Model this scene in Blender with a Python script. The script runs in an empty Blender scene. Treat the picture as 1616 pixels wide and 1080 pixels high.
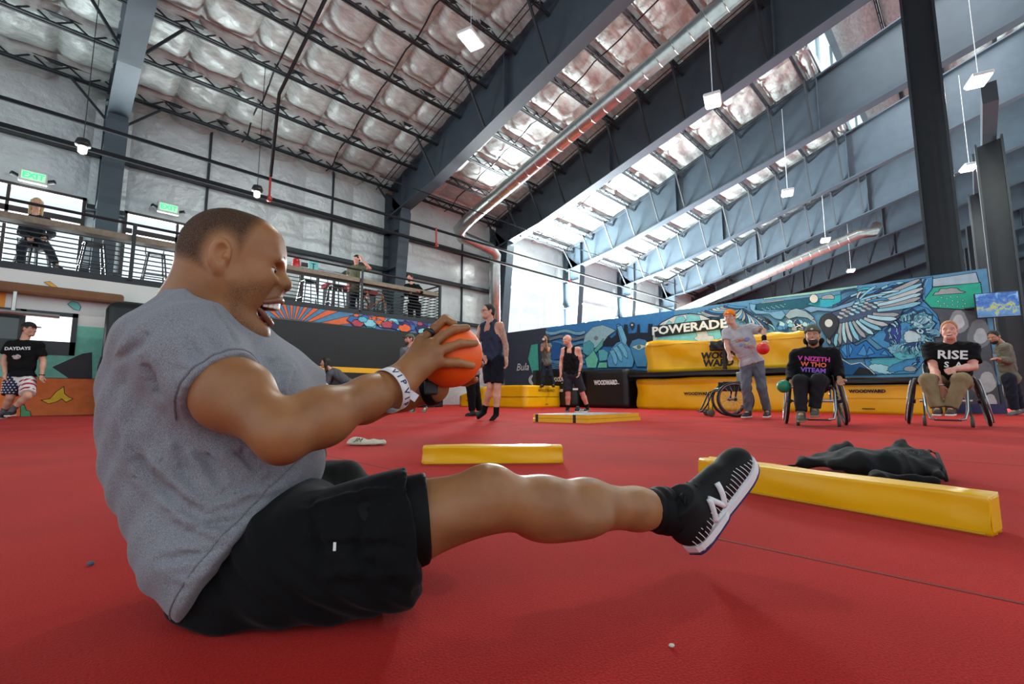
import bpy, bmesh, math, random
import numpy as np
from mathutils import Vector, Matrix, Euler
random.seed(7); np.random.seed(7)
SC = bpy.context.scene
COL = SC.collection
PI = math.pi
R2 = math.sqrt(.5)
# ------------------------------------------------------------------ camera
# world x = along the window wall (u), world y = towards that wall (v), z = up
F = 735.0; TH = math.atan(84/F); H = .38
cd = bpy.data.cameras.new('camera'); cam = bpy.data.objects.new('camera', cd); COL.objects.link(cam)
cam.location = (0, 0, H); cam.rotation_euler = (PI/2+TH, 0, -PI/4)
cd.sensor_width = 36; cd.lens = 36*F/1616; cd.clip_start = .05; cd.clip_end = 400
SC.camera = cam
SC.view_settings.view_transform = 'Standard'; SC.view_settings.look = 'None'
SC.view_settings.gamma = 1; SC.view_settings.use_curve_mapping = False
SC.view_settings.exposure = 0.0
# ------------------------------------------------------------------ daylight
w = bpy.data.worlds.new('sky'); SC.world = w; w.use_nodes = True
bgn = w.node_tree.nodes['Background']; bgn.inputs[0].default_value = (.80, .94, 1, 1); bgn.inputs[1].default_value = 1.25
def area(name, loc, rot, sx, sy, power, col=(1, 1, 1), spread=PI):
    l = bpy.data.lights.new(name, 'AREA'); l.shape = 'RECTANGLE'; l.size = sx; l.size_y = sy
    l.energy = power; l.color = col; l.spread = spread
    o = bpy.data.objects.new(name, l); COL.objects.link(o); o.location = loc; o.rotation_euler = rot
    return o
# daylight through the big windows of the eave wall (bays 3 to 5), just outside the glass
area('daylight_window', (17.0, 16.1, 4.4), (-PI/2-.95, 0, 0), 4.0, 2.9, 13000, (.88, .98, 1))
area('daylight_window', (22.3, 16.1, 4.4), (-PI/2-.95, 0, 0), 4.0, 2.9, 13000, (.88, .98, 1))
area('daylight_window', (27.6, 16.1, 4.4), (-PI/2-.95, 0, 0), 4.0, 2.9, 10000, (.88, .98, 1))
area('daylight_window', (-1.5, 16.1, 4.2), (-PI/2-.5, 0, 0), 3.5, 2.2, 900, (.88, .98, 1))
area('daylight_window', (2.8, 16.1, 4.2), (-PI/2-.5, 0, 0), 3.2, 2.2, 900, (.88, .98, 1))
# daylight of the roof monitor
area('daylight_monitor', (17, 0, 14.6), (0, 0, 0), 16, 4.5, 1500, (.93, .97, 1))
# ------------------------------------------------------------------ projection helpers (points of the place from sight lines)
_c, _s = math.cos(TH), math.sin(TH)
def cray(px, py):
    t = (px-808)/F; up = (540-py)/F
    return np.array([t, _c-up*_s, up*_c+_s])
def Q(px, py, Y):                       # camera-aligned frame: x right, y away, z up from the floor
    r = cray(px, py); k = Y/r[1]
    return np.array([r[0]*k, Y, H+r[2]*k])
def G(px, py, z=0.):                    # on a horizontal plane
    r = cray(px, py); k = (z-H)/r[2]
    return np.array([r[0]*k, r[1]*k, z])
def c2w(p): return Vector(((p[0]+p[1])*R2, (p[1]-p[0])*R2, p[2] if len(p) > 2 else 0))
def onU(px, py, U):
    r = cray(px, py); u = (r[0]+r[1])*R2; v = (r[1]-r[0])*R2; k = U/u
    return (v*k, H+r[2]*k)
def onV(px, py, V):
    r = cray(px, py); u = (r[0]+r[1])*R2; v = (r[1]-r[0])*R2; k = V/v
    return (u*k, H+r[2]*k)
# ------------------------------------------------------------------ materials
MATS = {}
def mat(name, col, rough=.6, metal=0., spec=.5, noise=None, bump=None, emit=None, sheen=0., trans=0., coat=0.):
    """procedural principled material; noise=(scale,amount,[detail]) varies the colour, bump=(scale,strength,[distance])"""
    if name in MATS: return MATS[name]
    m = bpy.data.materials.new(name); m.use_nodes = True; MATS[name] = m
    nt = m.node_tree; b = nt.nodes['Principled BSDF']
    c = tuple(col)+(1,) if len(col) == 3 else col
    b.inputs['Base Color'].default_value = c; b.inputs['Roughness'].default_value = rough
    b.inputs['Metallic'].default_value = metal; b.inputs['Specular IOR Level'].default_value = spec
    if sheen: b.inputs['Sheen Weight'].default_value = sheen; b.inputs['Sheen Roughness'].default_value = .45
    if coat: b.inputs['Coat Weight'].default_value = coat; b.inputs['Coat Roughness'].default_value = .2
    if trans: b.inputs['Transmission Weight'].default_value = trans
    if emit: b.inputs['Emission Color'].default_value = tuple(emit[:3])+(1,); b.inputs['Emission Strength'].default_value = emit[3]
    if noise or bump: tc = nt.nodes.new('ShaderNodeTexCoord')
    if noise:
        n = nt.nodes.new('ShaderNodeTexNoise'); n.inputs['Scale'].default_value = noise[0]
        n.inputs['Detail'].default_value = noise[2] if len(noise) > 2 else 4
        nt.links.new(tc.outputs['Object'], n.inputs['Vector'])
        r = nt.nodes.new('ShaderNodeValToRGB'); a = noise[1]
        r.color_ramp.elements[0].position = .3; r.color_ramp.elements[1].position = .7
        r.color_ramp.elements[0].color = (c[0]*(1-a), c[1]*(1-a), c[2]*(1-a), 1)
        r.color_ramp.elements[1].color = (min(1, c[0]*(1+a)), min(1, c[1]*(1+a)), min(1, c[2]*(1+a)), 1)
        nt.links.new(n.outputs['Fac'], r.inputs['Fac']); nt.links.new(r.outputs['Color'], b.inputs['Base Color'])
    if bump:
        n2 = nt.nodes.new('ShaderNodeTexNoise'); n2.inputs['Scale'].default_value = bump[0]; n2.inputs['Detail'].default_value = 5
        nt.links.new(tc.outputs['Object'], n2.inputs['Vector'])
        bp = nt.nodes.new('ShaderNodeBump'); bp.inputs['Strength'].default_value = bump[1]
        bp.inputs['Distance'].default_value = bump[2] if len(bump) > 2 else .02
        nt.links.new(n2.outputs['Fac'], bp.inputs['Height']); nt.links.new(bp.outputs['Normal'], b.inputs['Normal'])
    return m
def srgb(r, g, b):
    f = lambda x: (x/255/12.92) if x/255 <= .04045 else ((x/255+.055)/1.055)**2.4
    return (f(r), f(g), f(b))
# ------------------------------------------------------------------ mesh builder
class MB:
    def __init__(s): s.v = []; s.f = []; s.mi = []; s.mats = []; s.cur = 0
    def m(s, material):
        if material not in s.mats: s.mats.append(material)
        s.cur = s.mats.index(material); return s
    def add(s, vs, fs):
        o = len(s.v); s.v += [tuple(float(c) for c in q) for q in vs]
        for q in fs: s.f.append(tuple(i+o for i in q)); s.mi.append(s.cur)
        return s
    def hexa(s, p):   # 8 corners: bottom 0-3 ccw, top 4-7
        return s.add(p, [(3, 2, 1, 0), (4, 5, 6, 7), (0, 1, 5, 4), (1, 2, 6, 5), (2, 3, 7, 6), (3, 0, 4, 7)])
    def box(s, lo, hi, bev=0):
        x0, y0, z0 = lo; x1, y1, z1 = hi
        if bev <= 0:
            return s.hexa([(x0, y0, z0), (x1, y0, z0), (x1, y1, z0), (x0, y1, z0), (x0, y0, z1), (x1, y0, z1), (x1, y1, z1), (x0, y1, z1)])
        b = min(bev, (x1-x0)/2.01, (y1-y0)/2.01, (z1-z0)/2.01)
        bm = bmesh.new(); bmesh.ops.create_cube(bm, size=1)
        for q in bm.verts: q.co = ((x0+x1)/2+q.co.x*(x1-x0), (y0+y1)/2+q.co.y*(y1-y0), (z0+z1)/2+q.co.z*(z1-z0))
        bmesh.ops.bevel(bm, geom=bm.edges[:], offset=b, segments=2, affect='EDGES', profile=.5)
        bm.verts.index_update(); s.add([q.co[:] for q in bm.verts], [[q.index for q in fc.verts] for fc in bm.faces]); bm.free(); return s
    def bar(s, a, b, wd, ht=None, up=(0, 0, 1)):
        ht = ht or wd; a = Vector(a); b = Vector(b); d = (b-a).normalized(); up = Vector(up)
        if abs(d.dot(up)) > .98: up = Vector((1, 0, 0))
        r = d.cross(up).normalized()*(wd/2); t = r.cross(d).normalized()*(ht/2)
        return s.hexa([a-r-t, a+r-t, a+r+t, a-r+t, b-r-t, b+r-t, b+r+t, b-r+t][0:8])
    def tube(s, pts, r, n=8, cap=True, closed=False):
        pts = [Vector(p) for p in pts]; m = len(pts); rs = r if hasattr(r, '__len__') else [r]*m
        vs = []; nrm = None
        for i, p in enumerate(pts):
            if closed: d = (pts[(i+1) % m]-pts[i-1]).normalized()
            else: d = (pts[min(i+1, m-1)]-pts[max(i-1, 0)]).normalized()
            if nrm is None:
                nrm = d.cross(Vector((0, 0, 1)))
                if nrm.length < .05: nrm = d.cross(Vector((1, 0, 0)))
            nrm = (nrm-d*nrm.dot(d)).normalized(); bn = d.cross(nrm)
            for k in range(n):
                a = 2*PI*k/n; vs.append(p+(nrm*math.cos(a)+bn*math.sin(a))*rs[i])
        fs = []
        for i in range(m if closed else m-1):
            j = (i+1) % m
            for k in range(n): fs.append((i*n+k, i*n+(k+1) % n, j*n+(k+1) % n, j*n+k))
        if cap and not closed: fs += [tuple(range(n))[::-1], tuple((m-1)*n+k for k in range(n))]
        return s.add(vs, fs)
    def lathe(s, prof, n=24, M=None):   # prof: [(r,z)]
        vs = []; fs = []; M = M or Matrix()
        for r, z in prof:
            for k in range(n):
                a = 2*PI*k/n; vs.append(M @ Vector((r*math.cos(a), r*math.sin(a), z)))
        for i in range(len(prof)-1):
            for k in range(n): fs.append((i*n+k, i*n+(k+1) % n, (i+1)*n+(k+1) % n, (i+1)*n+k))
        fs += [tuple(range(n))[::-1], tuple((len(prof)-1)*n+k for k in range(n))]
        return s.add(vs, fs)
    def sphere(s, c, r, n=16, sc=(1, 1, 1), M=None):
        vs = []; fs = []; m = n//2; M = M or Matrix()
        for i in range(m+1):
            t = PI*i/m
            for k in range(n):
                a = 2*PI*k/n; q = M @ Vector((r*sc[0]*math.sin(t)*math.cos(a), r*sc[1]*math.sin(t)*math.sin(a), r*sc[2]*math.cos(t)))
                vs.append(Vector(c)+q)
        for i in range(m):
            for k in range(n): fs.append((i*n+k, (i+1)*n+k, (i+1)*n+(k+1) % n, i*n+(k+1) % n))
        return s.add(vs, fs)
    def poly(s, pts): return s.add(pts, [tuple(range(len(pts)))])
    def mesh(s, name, material=None, smooth=False):
        me = bpy.data.meshes.new(name); me.from_pydata(s.v, [], s.f)
        if s.mats:
            for q in s.mats: me.materials.append(q)
            me.polygons.foreach_set('material_index', s.mi)
        elif material: me.materials.append(material)
        if smooth: me.polygons.foreach_set('use_smooth', [True]*len(me.polygons))
        me.update(); return me
    def build(s, name, material=None, parent=None, smooth=False, loc=None, rot=None):
        return link(name, s.mesh(name, material, smooth), parent, loc, rot)
def link(name, data, parent=None, loc=None, rot=None):
    o = bpy.data.objects.new(name, data); COL.objects.link(o)
    if parent: o.parent = parent
    if loc is not None: o.location = loc
    if rot is not None: o.rotation_euler = rot
    return o
def tag(o, label=None, cat=None, group=None, kind=None):
    if label: o['label'] = label
    if cat: o['category'] = cat
    if group: o['group'] = group
    if kind: o['kind'] = kind
    return o
def thing(name, label, cat, loc=(0, 0, 0), rz=0, group=None, kind=None):
    return tag(link(name, None, None, loc, (0, 0, rz)), label, cat, group, kind)
def struct(name, label=None, cat=None):
    return tag(link(name, None), label, cat, None, 'structure')
def copy_tree(o, parent=None):
    c = o.copy(); COL.objects.link(c); c.parent = parent
    for ch in list(o.children): copy_tree(ch, c)
    return c
CAMROT = -PI/4          # z-rotation of camera-aligned local frames
def camthing(name, label, cat, base, group=None):   # Empty at a base given in the camera-aligned frame; children use offsets from it
    return thing(name, label, cat, c2w(base), CAMROT, group)
def text(name, s, size, material, parent, M, depth=.001, shear=0., bold=0., align='CENTER', sx=1.):
    """flat lettering; M places local x = reading direction, y = up, z = out of the surface"""
    cu = bpy.data.curves.new(name, 'FONT'); cu.body = s; cu.size = size; cu.extrude = depth; cu.shear = shear; cu.offset = bold
    cu.align_x = align; cu.align_y = 'CENTER'; cu.resolution_u = 2
    t = bpy.data.objects.new(name, cu); COL.objects.link(t)
    dg = bpy.context.evaluated_depsgraph_get(); me = bpy.data.meshes.new_from_object(t.evaluated_get(dg))
    bpy.data.objects.remove(t); me.materials.clear(); me.materials.append(material)
    if sx != 1: me.transform(Matrix.Diagonal((sx, 1, 1, 1)))
    me.transform(M); o = link(name, me, parent); return o
def frame(o, x, z):      # matrix with local x, local z(out) given
    x = Vector(x).normalized(); z = Vector(z); z = (z-x*z.dot(x)).normalized(); y = z.cross(x)
    return Matrix(((x.x, y.x, z.x, o[0]), (x.y, y.y, z.y, o[1]), (x.z, y.z, z.z, o[2]), (0, 0, 0, 1)))
# ================================================================== BUILDING
STEEL = mat('steel_blue_grey', srgb(70, 82, 92), .45, .0, .4, noise=(3, .08))
DARKST = mat('steel_charcoal', srgb(46, 51, 56), .5, .0, .4, noise=(4, .1))
BLACKM = mat('black_metal', srgb(30, 31, 34), .45)
GALV = mat('galvanised', srgb(190, 192, 188), .3, .85, noise=(6, .12), bump=(14, .15))
def insul_mat():
    m = mat('vinyl_insulation', srgb(226, 219, 211), .36, .05, .6, bump=(5, .5, .06)); nt = m.node_tree; b = nt.nodes['Principled BSDF']
    tc = nt.nodes.new('ShaderNodeTexCoord'); n = nt.nodes.new('ShaderNodeTexNoise'); n.inputs['Scale'].default_value = 2.2; n.inputs['Detail'].default_value = 6; n.inputs['Distortion'].default_value = 1.6
    mp = nt.nodes.new('ShaderNodeMapping'); mp.inputs['Scale'].default_value = (1, 3.5, 1)
    nt.links.new(tc.outputs['Object'], mp.inputs['Vector']); nt.links.new(mp.outputs['Vector'], n.inputs['Vector'])
    r = nt.nodes.new('ShaderNodeValToRGB'); r.color_ramp.elements[0].position = .35; r.color_ramp.elements[1].position = .65
    r.color_ramp.elements[0].color = srgb(182, 194, 190)+(1,); r.color_ramp.elements[1].color = srgb(218, 229, 224)+(1,)
    nt.links.new(n.outputs['Fac'], r.inputs['Fac']); nt.links.new(r.outputs['Color'], b.inputs['Base Color'])
    return m
INS = insul_mat()
WALLINS = mat('wall_insulation', srgb(216, 222, 222), .38, .15, .6, noise=(1.2, .07), bump=(3.2, .7, .1))
def carpet():
    m = mat('red_carpet', srgb(190, 34, 30), .95, 0, .12, sheen=.08); nt = m.node_tree; b = nt.nodes['Principled BSDF']
    tc = nt.nodes.new('ShaderNodeTexCoord')
    n = nt.nodes.new('ShaderNodeTexNoise'); n.inputs['Scale'].default_value = 260; n.inputs['Detail'].default_value = 3
    n2 = nt.nodes.new('ShaderNodeTexNoise'); n2.inputs['Scale'].default_value = 1.1; n2.inputs['Detail'].default_value = 5
    mx = nt.nodes.new('ShaderNodeMath'); mx.operation = 'MULTIPLY_ADD'; mx.inputs[1].default_value = .55
    r = nt.nodes.new('ShaderNodeValToRGB'); r.color_ramp.elements[0].position = .42; r.color_ramp.elements[1].position = .85
    r.color_ramp.elements[0].color = srgb(150, 19, 15)+(1,); r.color_ramp.elements[1].color = srgb(210, 38, 30)+(1,)
    m2 = nt.nodes.new('ShaderNodeMath'); m2.operation = 'MULTIPLY'; m2.inputs[1].default_value = .5
    for q in (n, n2): nt.links.new(tc.outputs['Object'], q.inputs['Vector'])
    nt.links.new(n2.outputs['Fac'], m2.inputs[0]); nt.links.new(n.outputs['Fac'], mx.inputs[0]); nt.links.new(m2.outputs[0], mx.inputs[2])
    nt.links.new(mx.outputs[0], r.inputs['Fac']); nt.links.new(r.outputs['Color'], b.inputs['Base Color'])
    bp = nt.nodes.new('ShaderNodeBump'); bp.inputs['Strength'].default_value = .5; bp.inputs['Distance'].default_value = .004
    nt.links.new(n.outputs['Fac'], bp.inputs['Height']); nt.links.new(bp.outputs['Normal'], b.inputs['Normal'])
    b.inputs['Sheen Tint'].default_value = (1, .55, .5, 1)
    return m
CARPET = carpet()
# ---- floor: carpet rolls laid side by side, seams recessed
fl = struct('floor', 'red carpeted gym floor laid in long rolls', 'floor')
MB().box((-9, -9, -.2), (62, 15.6, -.006)).build('subfloor', mat('seam_dark', srgb(70, 14, 14), .9), fl)
us = [-9, -6.2, -3.7, -1.2, 1.3, 3.78, 6.2, 8.7, 11.2, 13.7, 18, 24, 32, 62]
for i in range(len(us)-1):
    MB().box((us[i]+.006, -9, -.1), (us[i+1]-.006, 15.5, 0)).build('carpet_roll', CARPET, fl)
SEAM = mat('seam_tape', srgb(118, 16, 14), .8)
for u_ in (1.3, 3.78): MB().box((u_-.005, -9, -.01), (u_+.005, 15.5, .0008)).build('seam_tape', SEAM, fl)
# ---- frames
UF = [-7.4, .75, 8.85, 14.25, 19.6, 24.95, 30.3, 35.65, 41.0, 46.35, 51.7, 57.05]
VW = 15.6
zP = lambda v: 13.05-.34*v           # underside of purlins
zI = lambda v: zP(v)+.40             # insulation
zB = lambda v: 10.98-.275*v          # underside of rafters
def ibeam(mb, u, prof, wf, tf=.05, tw=.04):
    """prof: list of (v_in,z_in,v_out,z_out): inner (lower) and outer (upper) flange lines in the plane x=u"""
    for a, b in zip(prof[:-1], prof[1:]):
        vi, zi, vo, zo = a; wi, yi, wo, yo = b
        for s0, s1, hw in ((vi, zi, None), ): pass
        # web
        mb.hexa([(u-tw/2, vi, zi), (u+tw/2, vi, zi), (u+tw/2, vo, zo), (u-tw/2, vo, zo), (u-tw/2, wi, yi), (u+tw/2, wi, yi), (u+tw/2, wo, yo), (u-tw/2, wo, yo)])
        for p, q in (((vi, zi), (wi, yi)), ((vo, zo), (wo, yo))):
            d = Vector((0, q[0]-p[0], q[1]-p[1])).normalized(); n = Vector((0, -d.z, d.y))*tf/2; h = wf/2
            A = Vector((u, *p)); B = Vector((u, *q)); X = Vector((h, 0, 0))
            mb.hexa([A-X-n, A+X-n, A+X+n, A-X+n, B-X-n, B+X-n, B+X+n, B-X+n])
for i, u in enumerate(UF):
    fr = struct('steel_frame', ['rigid steel portal frame of the hall'][0], 'steel frame')
    wf = .42 if 0 < i < 5 else .36
    c = MB(); ibeam(c, u, [(15.05, 0, 15.5, 0), (14.35, 7.05, 15.5, 7.05), (14.35, zB(14.35), 15.5, zI(15.5)-.1)], wf, .05)
    for zz in (1.8, 3.4, 5.0, 6.4): c.box((u-wf/2, 14.4+.7*(1-zz/7), zz), (u+wf/2, 15.5, zz+.03))
    c.build('column', STEEL, fr)
    r = MB(); vv = [15.3, 12.5, 10, 7.5, 5, 2.5, 0, -2.5, -5, -9]
    ibeam(r, u, [(v, zB(min(v, 14.35)), v, zI(v)-.12) for v in vv], wf, .05)
    for v in (14.35, 3.4, .3, -2.9, 9): r.box((u-wf/2+.02, v-.015, zB(v)), (u+wf/2-.02, v+.015, zI(v)-.15))
    r.build('rafter', STEEL, fr)
    if i >= 3: # ridge-side column row
        c = MB(); hw = .3; dv = .28; v0 = .05 if i == 3 else (-1.05, -.85, -.7, -.55, -.45, -.4, -.4, -.4, -.4)[i-4]; zt = zB(0) if i == 3 else 8.0+.2*(i-4)
        ibeam(c, u, [(v0, 0, v0+2*dv, 0), (v0, zt+.02, v0+2*dv, zt-.1)], 2*hw, .05, .05); c.build('interior_column', DARKST, fr)
        if i > 3: MB().box((u-2.7, v0+.1, zt), (u+2.7, v0+.4, zt+.55)).build('header_beam', DARKST, fr)
# ---- ceiling
ce = struct('ceiling', 'insulated metal roof on open purlins', 'ceiling')
ROOFM = mat('roof_sheet', srgb(150, 150, 150), .6)
def slab(v0, v1, dz, u0, u1, t=.06):
    return MB().hexa([(u0, v0, zI(v0)+dz), (u1, v0, zI(v0)+dz), (u1, v1, zI(v1)+dz), (u0, v1, zI(v1)+dz), (u0, v0, zI(v0)+dz+t), (u1, v0, zI(v0)+dz+t), (u1, v1, zI(v1)+dz+t), (u0, v1, zI(v1)+dz+t)])
slab(3.3, 16.2, .12, -8, 60).build('roof_sheet', ROOFM, ce)
slab(-9, -3.0, .12, -8, 60).build('roof_sheet', ROOFM, ce)
slab(-3.0, 3.3, .12, -8, 14.25).build('roof_sheet', ROOFM, ce)
slab(-3.0, 3.3, .12, 30.3, 60).build('roof_sheet', ROOFM, ce)
def pillow(name, w, l, depth, seed, nx=10, ny=10):
    rs = np.random.RandomState(seed); mb = MB(); vs = []
    ph = rs.rand(6)*6.28
    for j in range(ny+1):
        for i in range(nx+1):
            x = i/nx; y = j/ny; e = (max(0, 1-(2*x-1)**4)*max(0, 1-(2*y-1)**4))
            z = -depth*e**.6+.028*e*(math.sin(9*x+ph[0]+3*y)+math.sin(13*y+ph[1]-4*x)+.6*math.sin(23*x+ph[2])*math.sin(17*y+ph[3]))
            vs.append(((x-.5)*w, (y-.5)*l, z))
    fs = [(j*(nx+1)+i, j*(nx+1)+i+1, (j+1)*(nx+1)+i+1, (j+1)*(nx+1)+i) for j in range(ny) for i in range(nx)]
    mb.add(vs, fs); return mb.mesh(name, INS, True)
SL = math.atan(.34); DV = 1.25; CSL = math.hypot(1, .34)
pur_v = [14.9-DV*k for k in range(10)]           # 14.9 .. 3.65
rows = [(16.1, 14.9)]+[(pur_v[k], pur_v[k+1]) for k in range(9)]+[(3.65, 3.3)]
rows_b = [(-3.0-DV*k, -3.0-DV*(k+1)) for k in range(2)]
cache = {}
def pil(w, l, depth, kind):
    k = (round(w, 3), round(l, 3), round(depth, 3), kind)
    if k not in cache: cache[k] = pillow('insulation_panel', w, l, depth, hash(k) % 1000)
    return cache[k]
for bi in range(9):
    u0, u1 = UF[bi], UF[bi+1]
    nd = 7 if bi < 2 else (3 if bi < 4 else 1)
    for (va, vb) in rows+(rows_b if bi >= 3 else []):
        l = (va-vb)*CSL
        for k in range(nd):
            ua = u0+(u1-u0)*k/nd; ub = u0+(u1-u0)*(k+1)/nd
            me = pil(ub-ua, l, .24 if bi < 2 else .13, random.randint(0, 2))
            vm = (va+vb)/2; o = link('insulation_panel', me, ce, ((ua+ub)/2, vm, zI(vm)+.08), (-SL, 0, 0))
# purlins: open-web joists
def purlin_mesh(L, name='purlin'):
    mb = MB(); h = .34
    mb.box((-L/2, -.05, 0), (L/2, -.012, .05)); mb.box((-L/2, .012, 0), (L/2, .05, .05)); mb.box((-L/2, -.045, h-.03), (L/2, .045, h))
    n = max(4, int(L/.62)); st = L/n
    for k in range(n):
        x = -L/2+k*st; mb.bar((x, 0, .03), (x+st/2, 0, h-.02), .028); mb.bar((x+st/2, 0, h-.02), (x+st, 0, .03), .028)
    return mb.mesh(name, DARKST)
pm = {}
for bi in range(len(UF)-1):
    u0, u1 = UF[bi], UF[bi+1]; L = round(u1-u0, 2)
    if L not in pm: pm[L] = purlin_mesh(L)
    for v in pur_v+([-3.1, -4.35] if bi >= 3 else [-3.1]): link('purlin', pm[L], ce, ((u0+u1)/2, v, zP(v)), (-SL, 0, 0))
    # bridging straps and small pipes running up the slope
    for t in ((.36, .68) if bi < 2 else (.45,)):
        mb = MB(); pts = []
        for k in range(27):
            v = 15.3-k*.45; sag = .05*math.sin(k*2.2)+(.07 if k % 3 == 1 else 0)
            pts.append((u0+(u1-u0)*t+.03*math.sin(k*1.7), v, zP(v)+.20-sag))
        mb.tube(pts, .022, 6).build('bridging_strap', BLACKM, ce)
    for t in ((.9,) if bi == 1 else (.12, .86) if bi > 1 else ()):
        for dd in (0, .16):
            mb = MB(); mb.tube([(u0+(u1-u0)*t+dd, 15.1, zP(15.1)-.03), (u0+(u1-u0)*t+dd, 3.4, zP(3.4)-.03)], .016, 6).build('conduit', BLACKM, ce)
# flange braces from purlins to rafters
brace = MB().bar((0, 0, 0), (-1.0, 0, -1.25), .06, .06).mesh('flange_brace', DARKST)
brace2 = MB().bar((0, 0, 0), (1.0, 0, -1.25), .06, .06).mesh('flange_brace', DARKST)
for i, u in enumerate(UF[1:9]):
    for j, v in enumerate(pur_v):
        if j % 2 == (0 if i < 2 else 1) or i >= 2:
            d = zP(v)-zB(min(v, 14.3))
            for me, sg in (((brace2, -1),) if i else ((brace2, -1), (brace, 1))):
                o = link('flange_brace', me, ce, (u+sg*1.0+(-sg)*.1, v, zP(v)+.02)); o.scale = (.85, 1, d/1.25)
# ---- roof monitor between the frames (raised glazing)
mo = struct('wall_monitor', 'raised roof monitor with glazed sides', 'roof monitor')
PALE = mat('pale_blue_panel', srgb(150, 176, 184), .5)
def glass():
    m = bpy.data.materials.new('window_glass'); m.use_nodes = True; nt = m.node_tree; nt.nodes.remove(nt.nodes['Principled BSDF'])
    tr = nt.nodes.new('ShaderNodeBsdfTransparent'); gl = nt.nodes.new('ShaderNodeBsdfGlossy'); gl.inputs['Roughness'].default_value = .05; mx = nt.nodes.new('ShaderNodeMixShader'); mx.inputs[0].default_value = .07
    nt.links.new(tr.outputs[0], mx.inputs[1]); nt.links.new(gl.outputs[0], mx.inputs[2]); nt.links.new(mx.outputs[0], nt.nodes['Material Output'].inputs['Surface']); return m
GLASS = glass()
for a, b in zip(UF[3:6], UF[4:7]):
    z1 = zI(0)+2.0
    MB().hexa([(a, 3.3, z1-.5), (b, 3.3, z1-.5), (b, -3, z1-.5), (a, -3, z1-.5), (a, 3.3, z1-.4), (b, 3.3, z1-.4), (b, -3, z1-.4), (a, -3, z1-.4)]).build('monitor_roof', PALE, mo)
    for k, vv in enumerate((2.3, .8, -.8, -2.3)):
        link('insulation_panel', pil(b-a-.1, 1.5, .10, k % 3), mo, ((a+b)/2, vv, z1-.5))
        link('purlin', pm[round(b-a, 2)], mo, ((a+b)/2, vv-.75, z1-.9))
    for vv in (3.3, -3.0):
        zb_ = zI(vv)+.05
        m_ = MB()
        for uu in (a+.1, (a+b)/2, b-.1): m_.box((uu-.05, vv-.04, zb_), (uu+.05, vv+.04, z1-.45))
        m_.box((a, vv-.05, zb_), (b, vv+.05, zb_+.35)); m_.build('monitor_frame', PALE, mo)
# ---- eave wall with windows
wl = struct('wall_left', 'insulated eave wall behind the balcony', 'wall')
wins = [(-3.6, .38, 2.95, 5.3), (1.12, 4.6, 2.95, 5.2), (5.7, 7.4, 2.95, 4.5), (14.75, 19.1, 2.1, 5.6), (20.15, 24.4, 2.1, 5.58), (25.5, 29.8, 2.1, 5.55)]
def wall_piece(u0, u1, z0, z1, seed):
    nx = max(2, int((u1-u0)/.3)); nz = max(2, int((z1-z0)/.3)); rs = np.random.RandomState(seed); vs = []
    for j in range(nz+1):
        for i in range(nx+1):
            e = 0 if i in (0, nx) or j in (0, nz) else 1
            vs.append((u0+(u1-u0)*i/nx, VW-.04-e*(.05+.05*rs.rand()), z0+(z1-z0)*j/nz))
    fs = [(j*(nx+1)+i, j*(nx+1)+i+1, (j+1)*(nx+1)+i+1, (j+1)*(nx+1)+i) for j in range(nz) for i in range(nx)]
    MB().add(vs, fs).build('insulation_panel', WALLINS, wl, True)
ZT = zI(15.5)+.1
gz = [3.45, 5.08, 6.5]
edges = sorted(set([-8.0, 60.0]+[e for w_ in wins for e in w_[:2]]+UF[1:]))
for a, b in zip(edges[:-1], edges[1:]):
    if b-a < .05: continue
    wn = [w_ for w_ in wins if w_[0] <= a+.01 and w_[1] >= b-.01]
    segs = [(0, wn[0][2]), (wn[0][3], ZT)] if wn else [(0, 3.45), (3.45, 5.08), (5.08, ZT)]
    for k, (z0, z1) in enumerate(segs): wall_piece(a, b, z0, z1, int(a*10) % 97+k)
for z0 in gz:
    prev = -8
    for w_ in wins+[(60, 60, 0, 0)]:
        if w_[2] <= z0 <= w_[3] or w_[0] == 60:
            MB().box((prev, VW-.35, z0-.1), (w_[0], VW-.12, z0+.02)).build('girt', DARKST, wl); prev = w_[1]
for u_ in (12.4, 2.9, 6.6): MB().box((u_-.03, VW-.17, 3.0 if u_ > 8 else 5.2), (u_+.03, VW-.1, ZT)).build('wall_strut', DARKST, wl)
MB().box((-8, VW+.05, 0), (60, VW+.1, 2.5)).build('wall_sheet', ROOFM, wl)
FRAMEM = mat('window_frame_brown', srgb(62, 48, 46), .5); FRAMEB = mat('window_frame_pale', srgb(210, 220, 226), .5)
for k, (a, b, z0, z1) in enumerate(wins):
    wd = struct(f'window_{k+1}', 'tall window of the eave wall', 'window'); fm = FRAMEM if k < 3 else FRAMEB
    m_ = MB(); t = .07 if k < 3 else .05
    for p, q in (((a, z0), (a+t, z1)), ((b-t, z0), (b, z1)), ((a, z0), (b, z0+t)), ((a, z1-t), (b, z1))): m_.box((p[0], VW-.12, p[1]), (q[0], VW+.06, q[1]))
    ms = 3 if k < 3 else 3
    for j in range(1, ms): m_.box((a+(b-a)*j/ms-.03, VW-.08, z0), (a+(b-a)*j/ms+.03, VW+.04, z1))
    if k < 3: m_.box((a, VW-.08, 4.62), (b, VW+.04, 4.76))
    m_.build('window_frame', fm, wd)
    for j in range(ms):
        MB().box((a+(b-a)*j/ms+.03, VW-.01, z0), (a+(b-a)*(j+1)/ms-.03, VW, z1)).build('pane', GLASS, wd)
# ---- far end wall
we = struct('wall_far', 'dark corrugated end wall of the hall', 'wall')
DK = mat('dark_panel', srgb(44, 48, 52), .6)
m_ = MB(); m_.box((59.5, -9, 0), (59.7, 16, 18)); m_.build('wall_sheet', DK, we)
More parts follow.
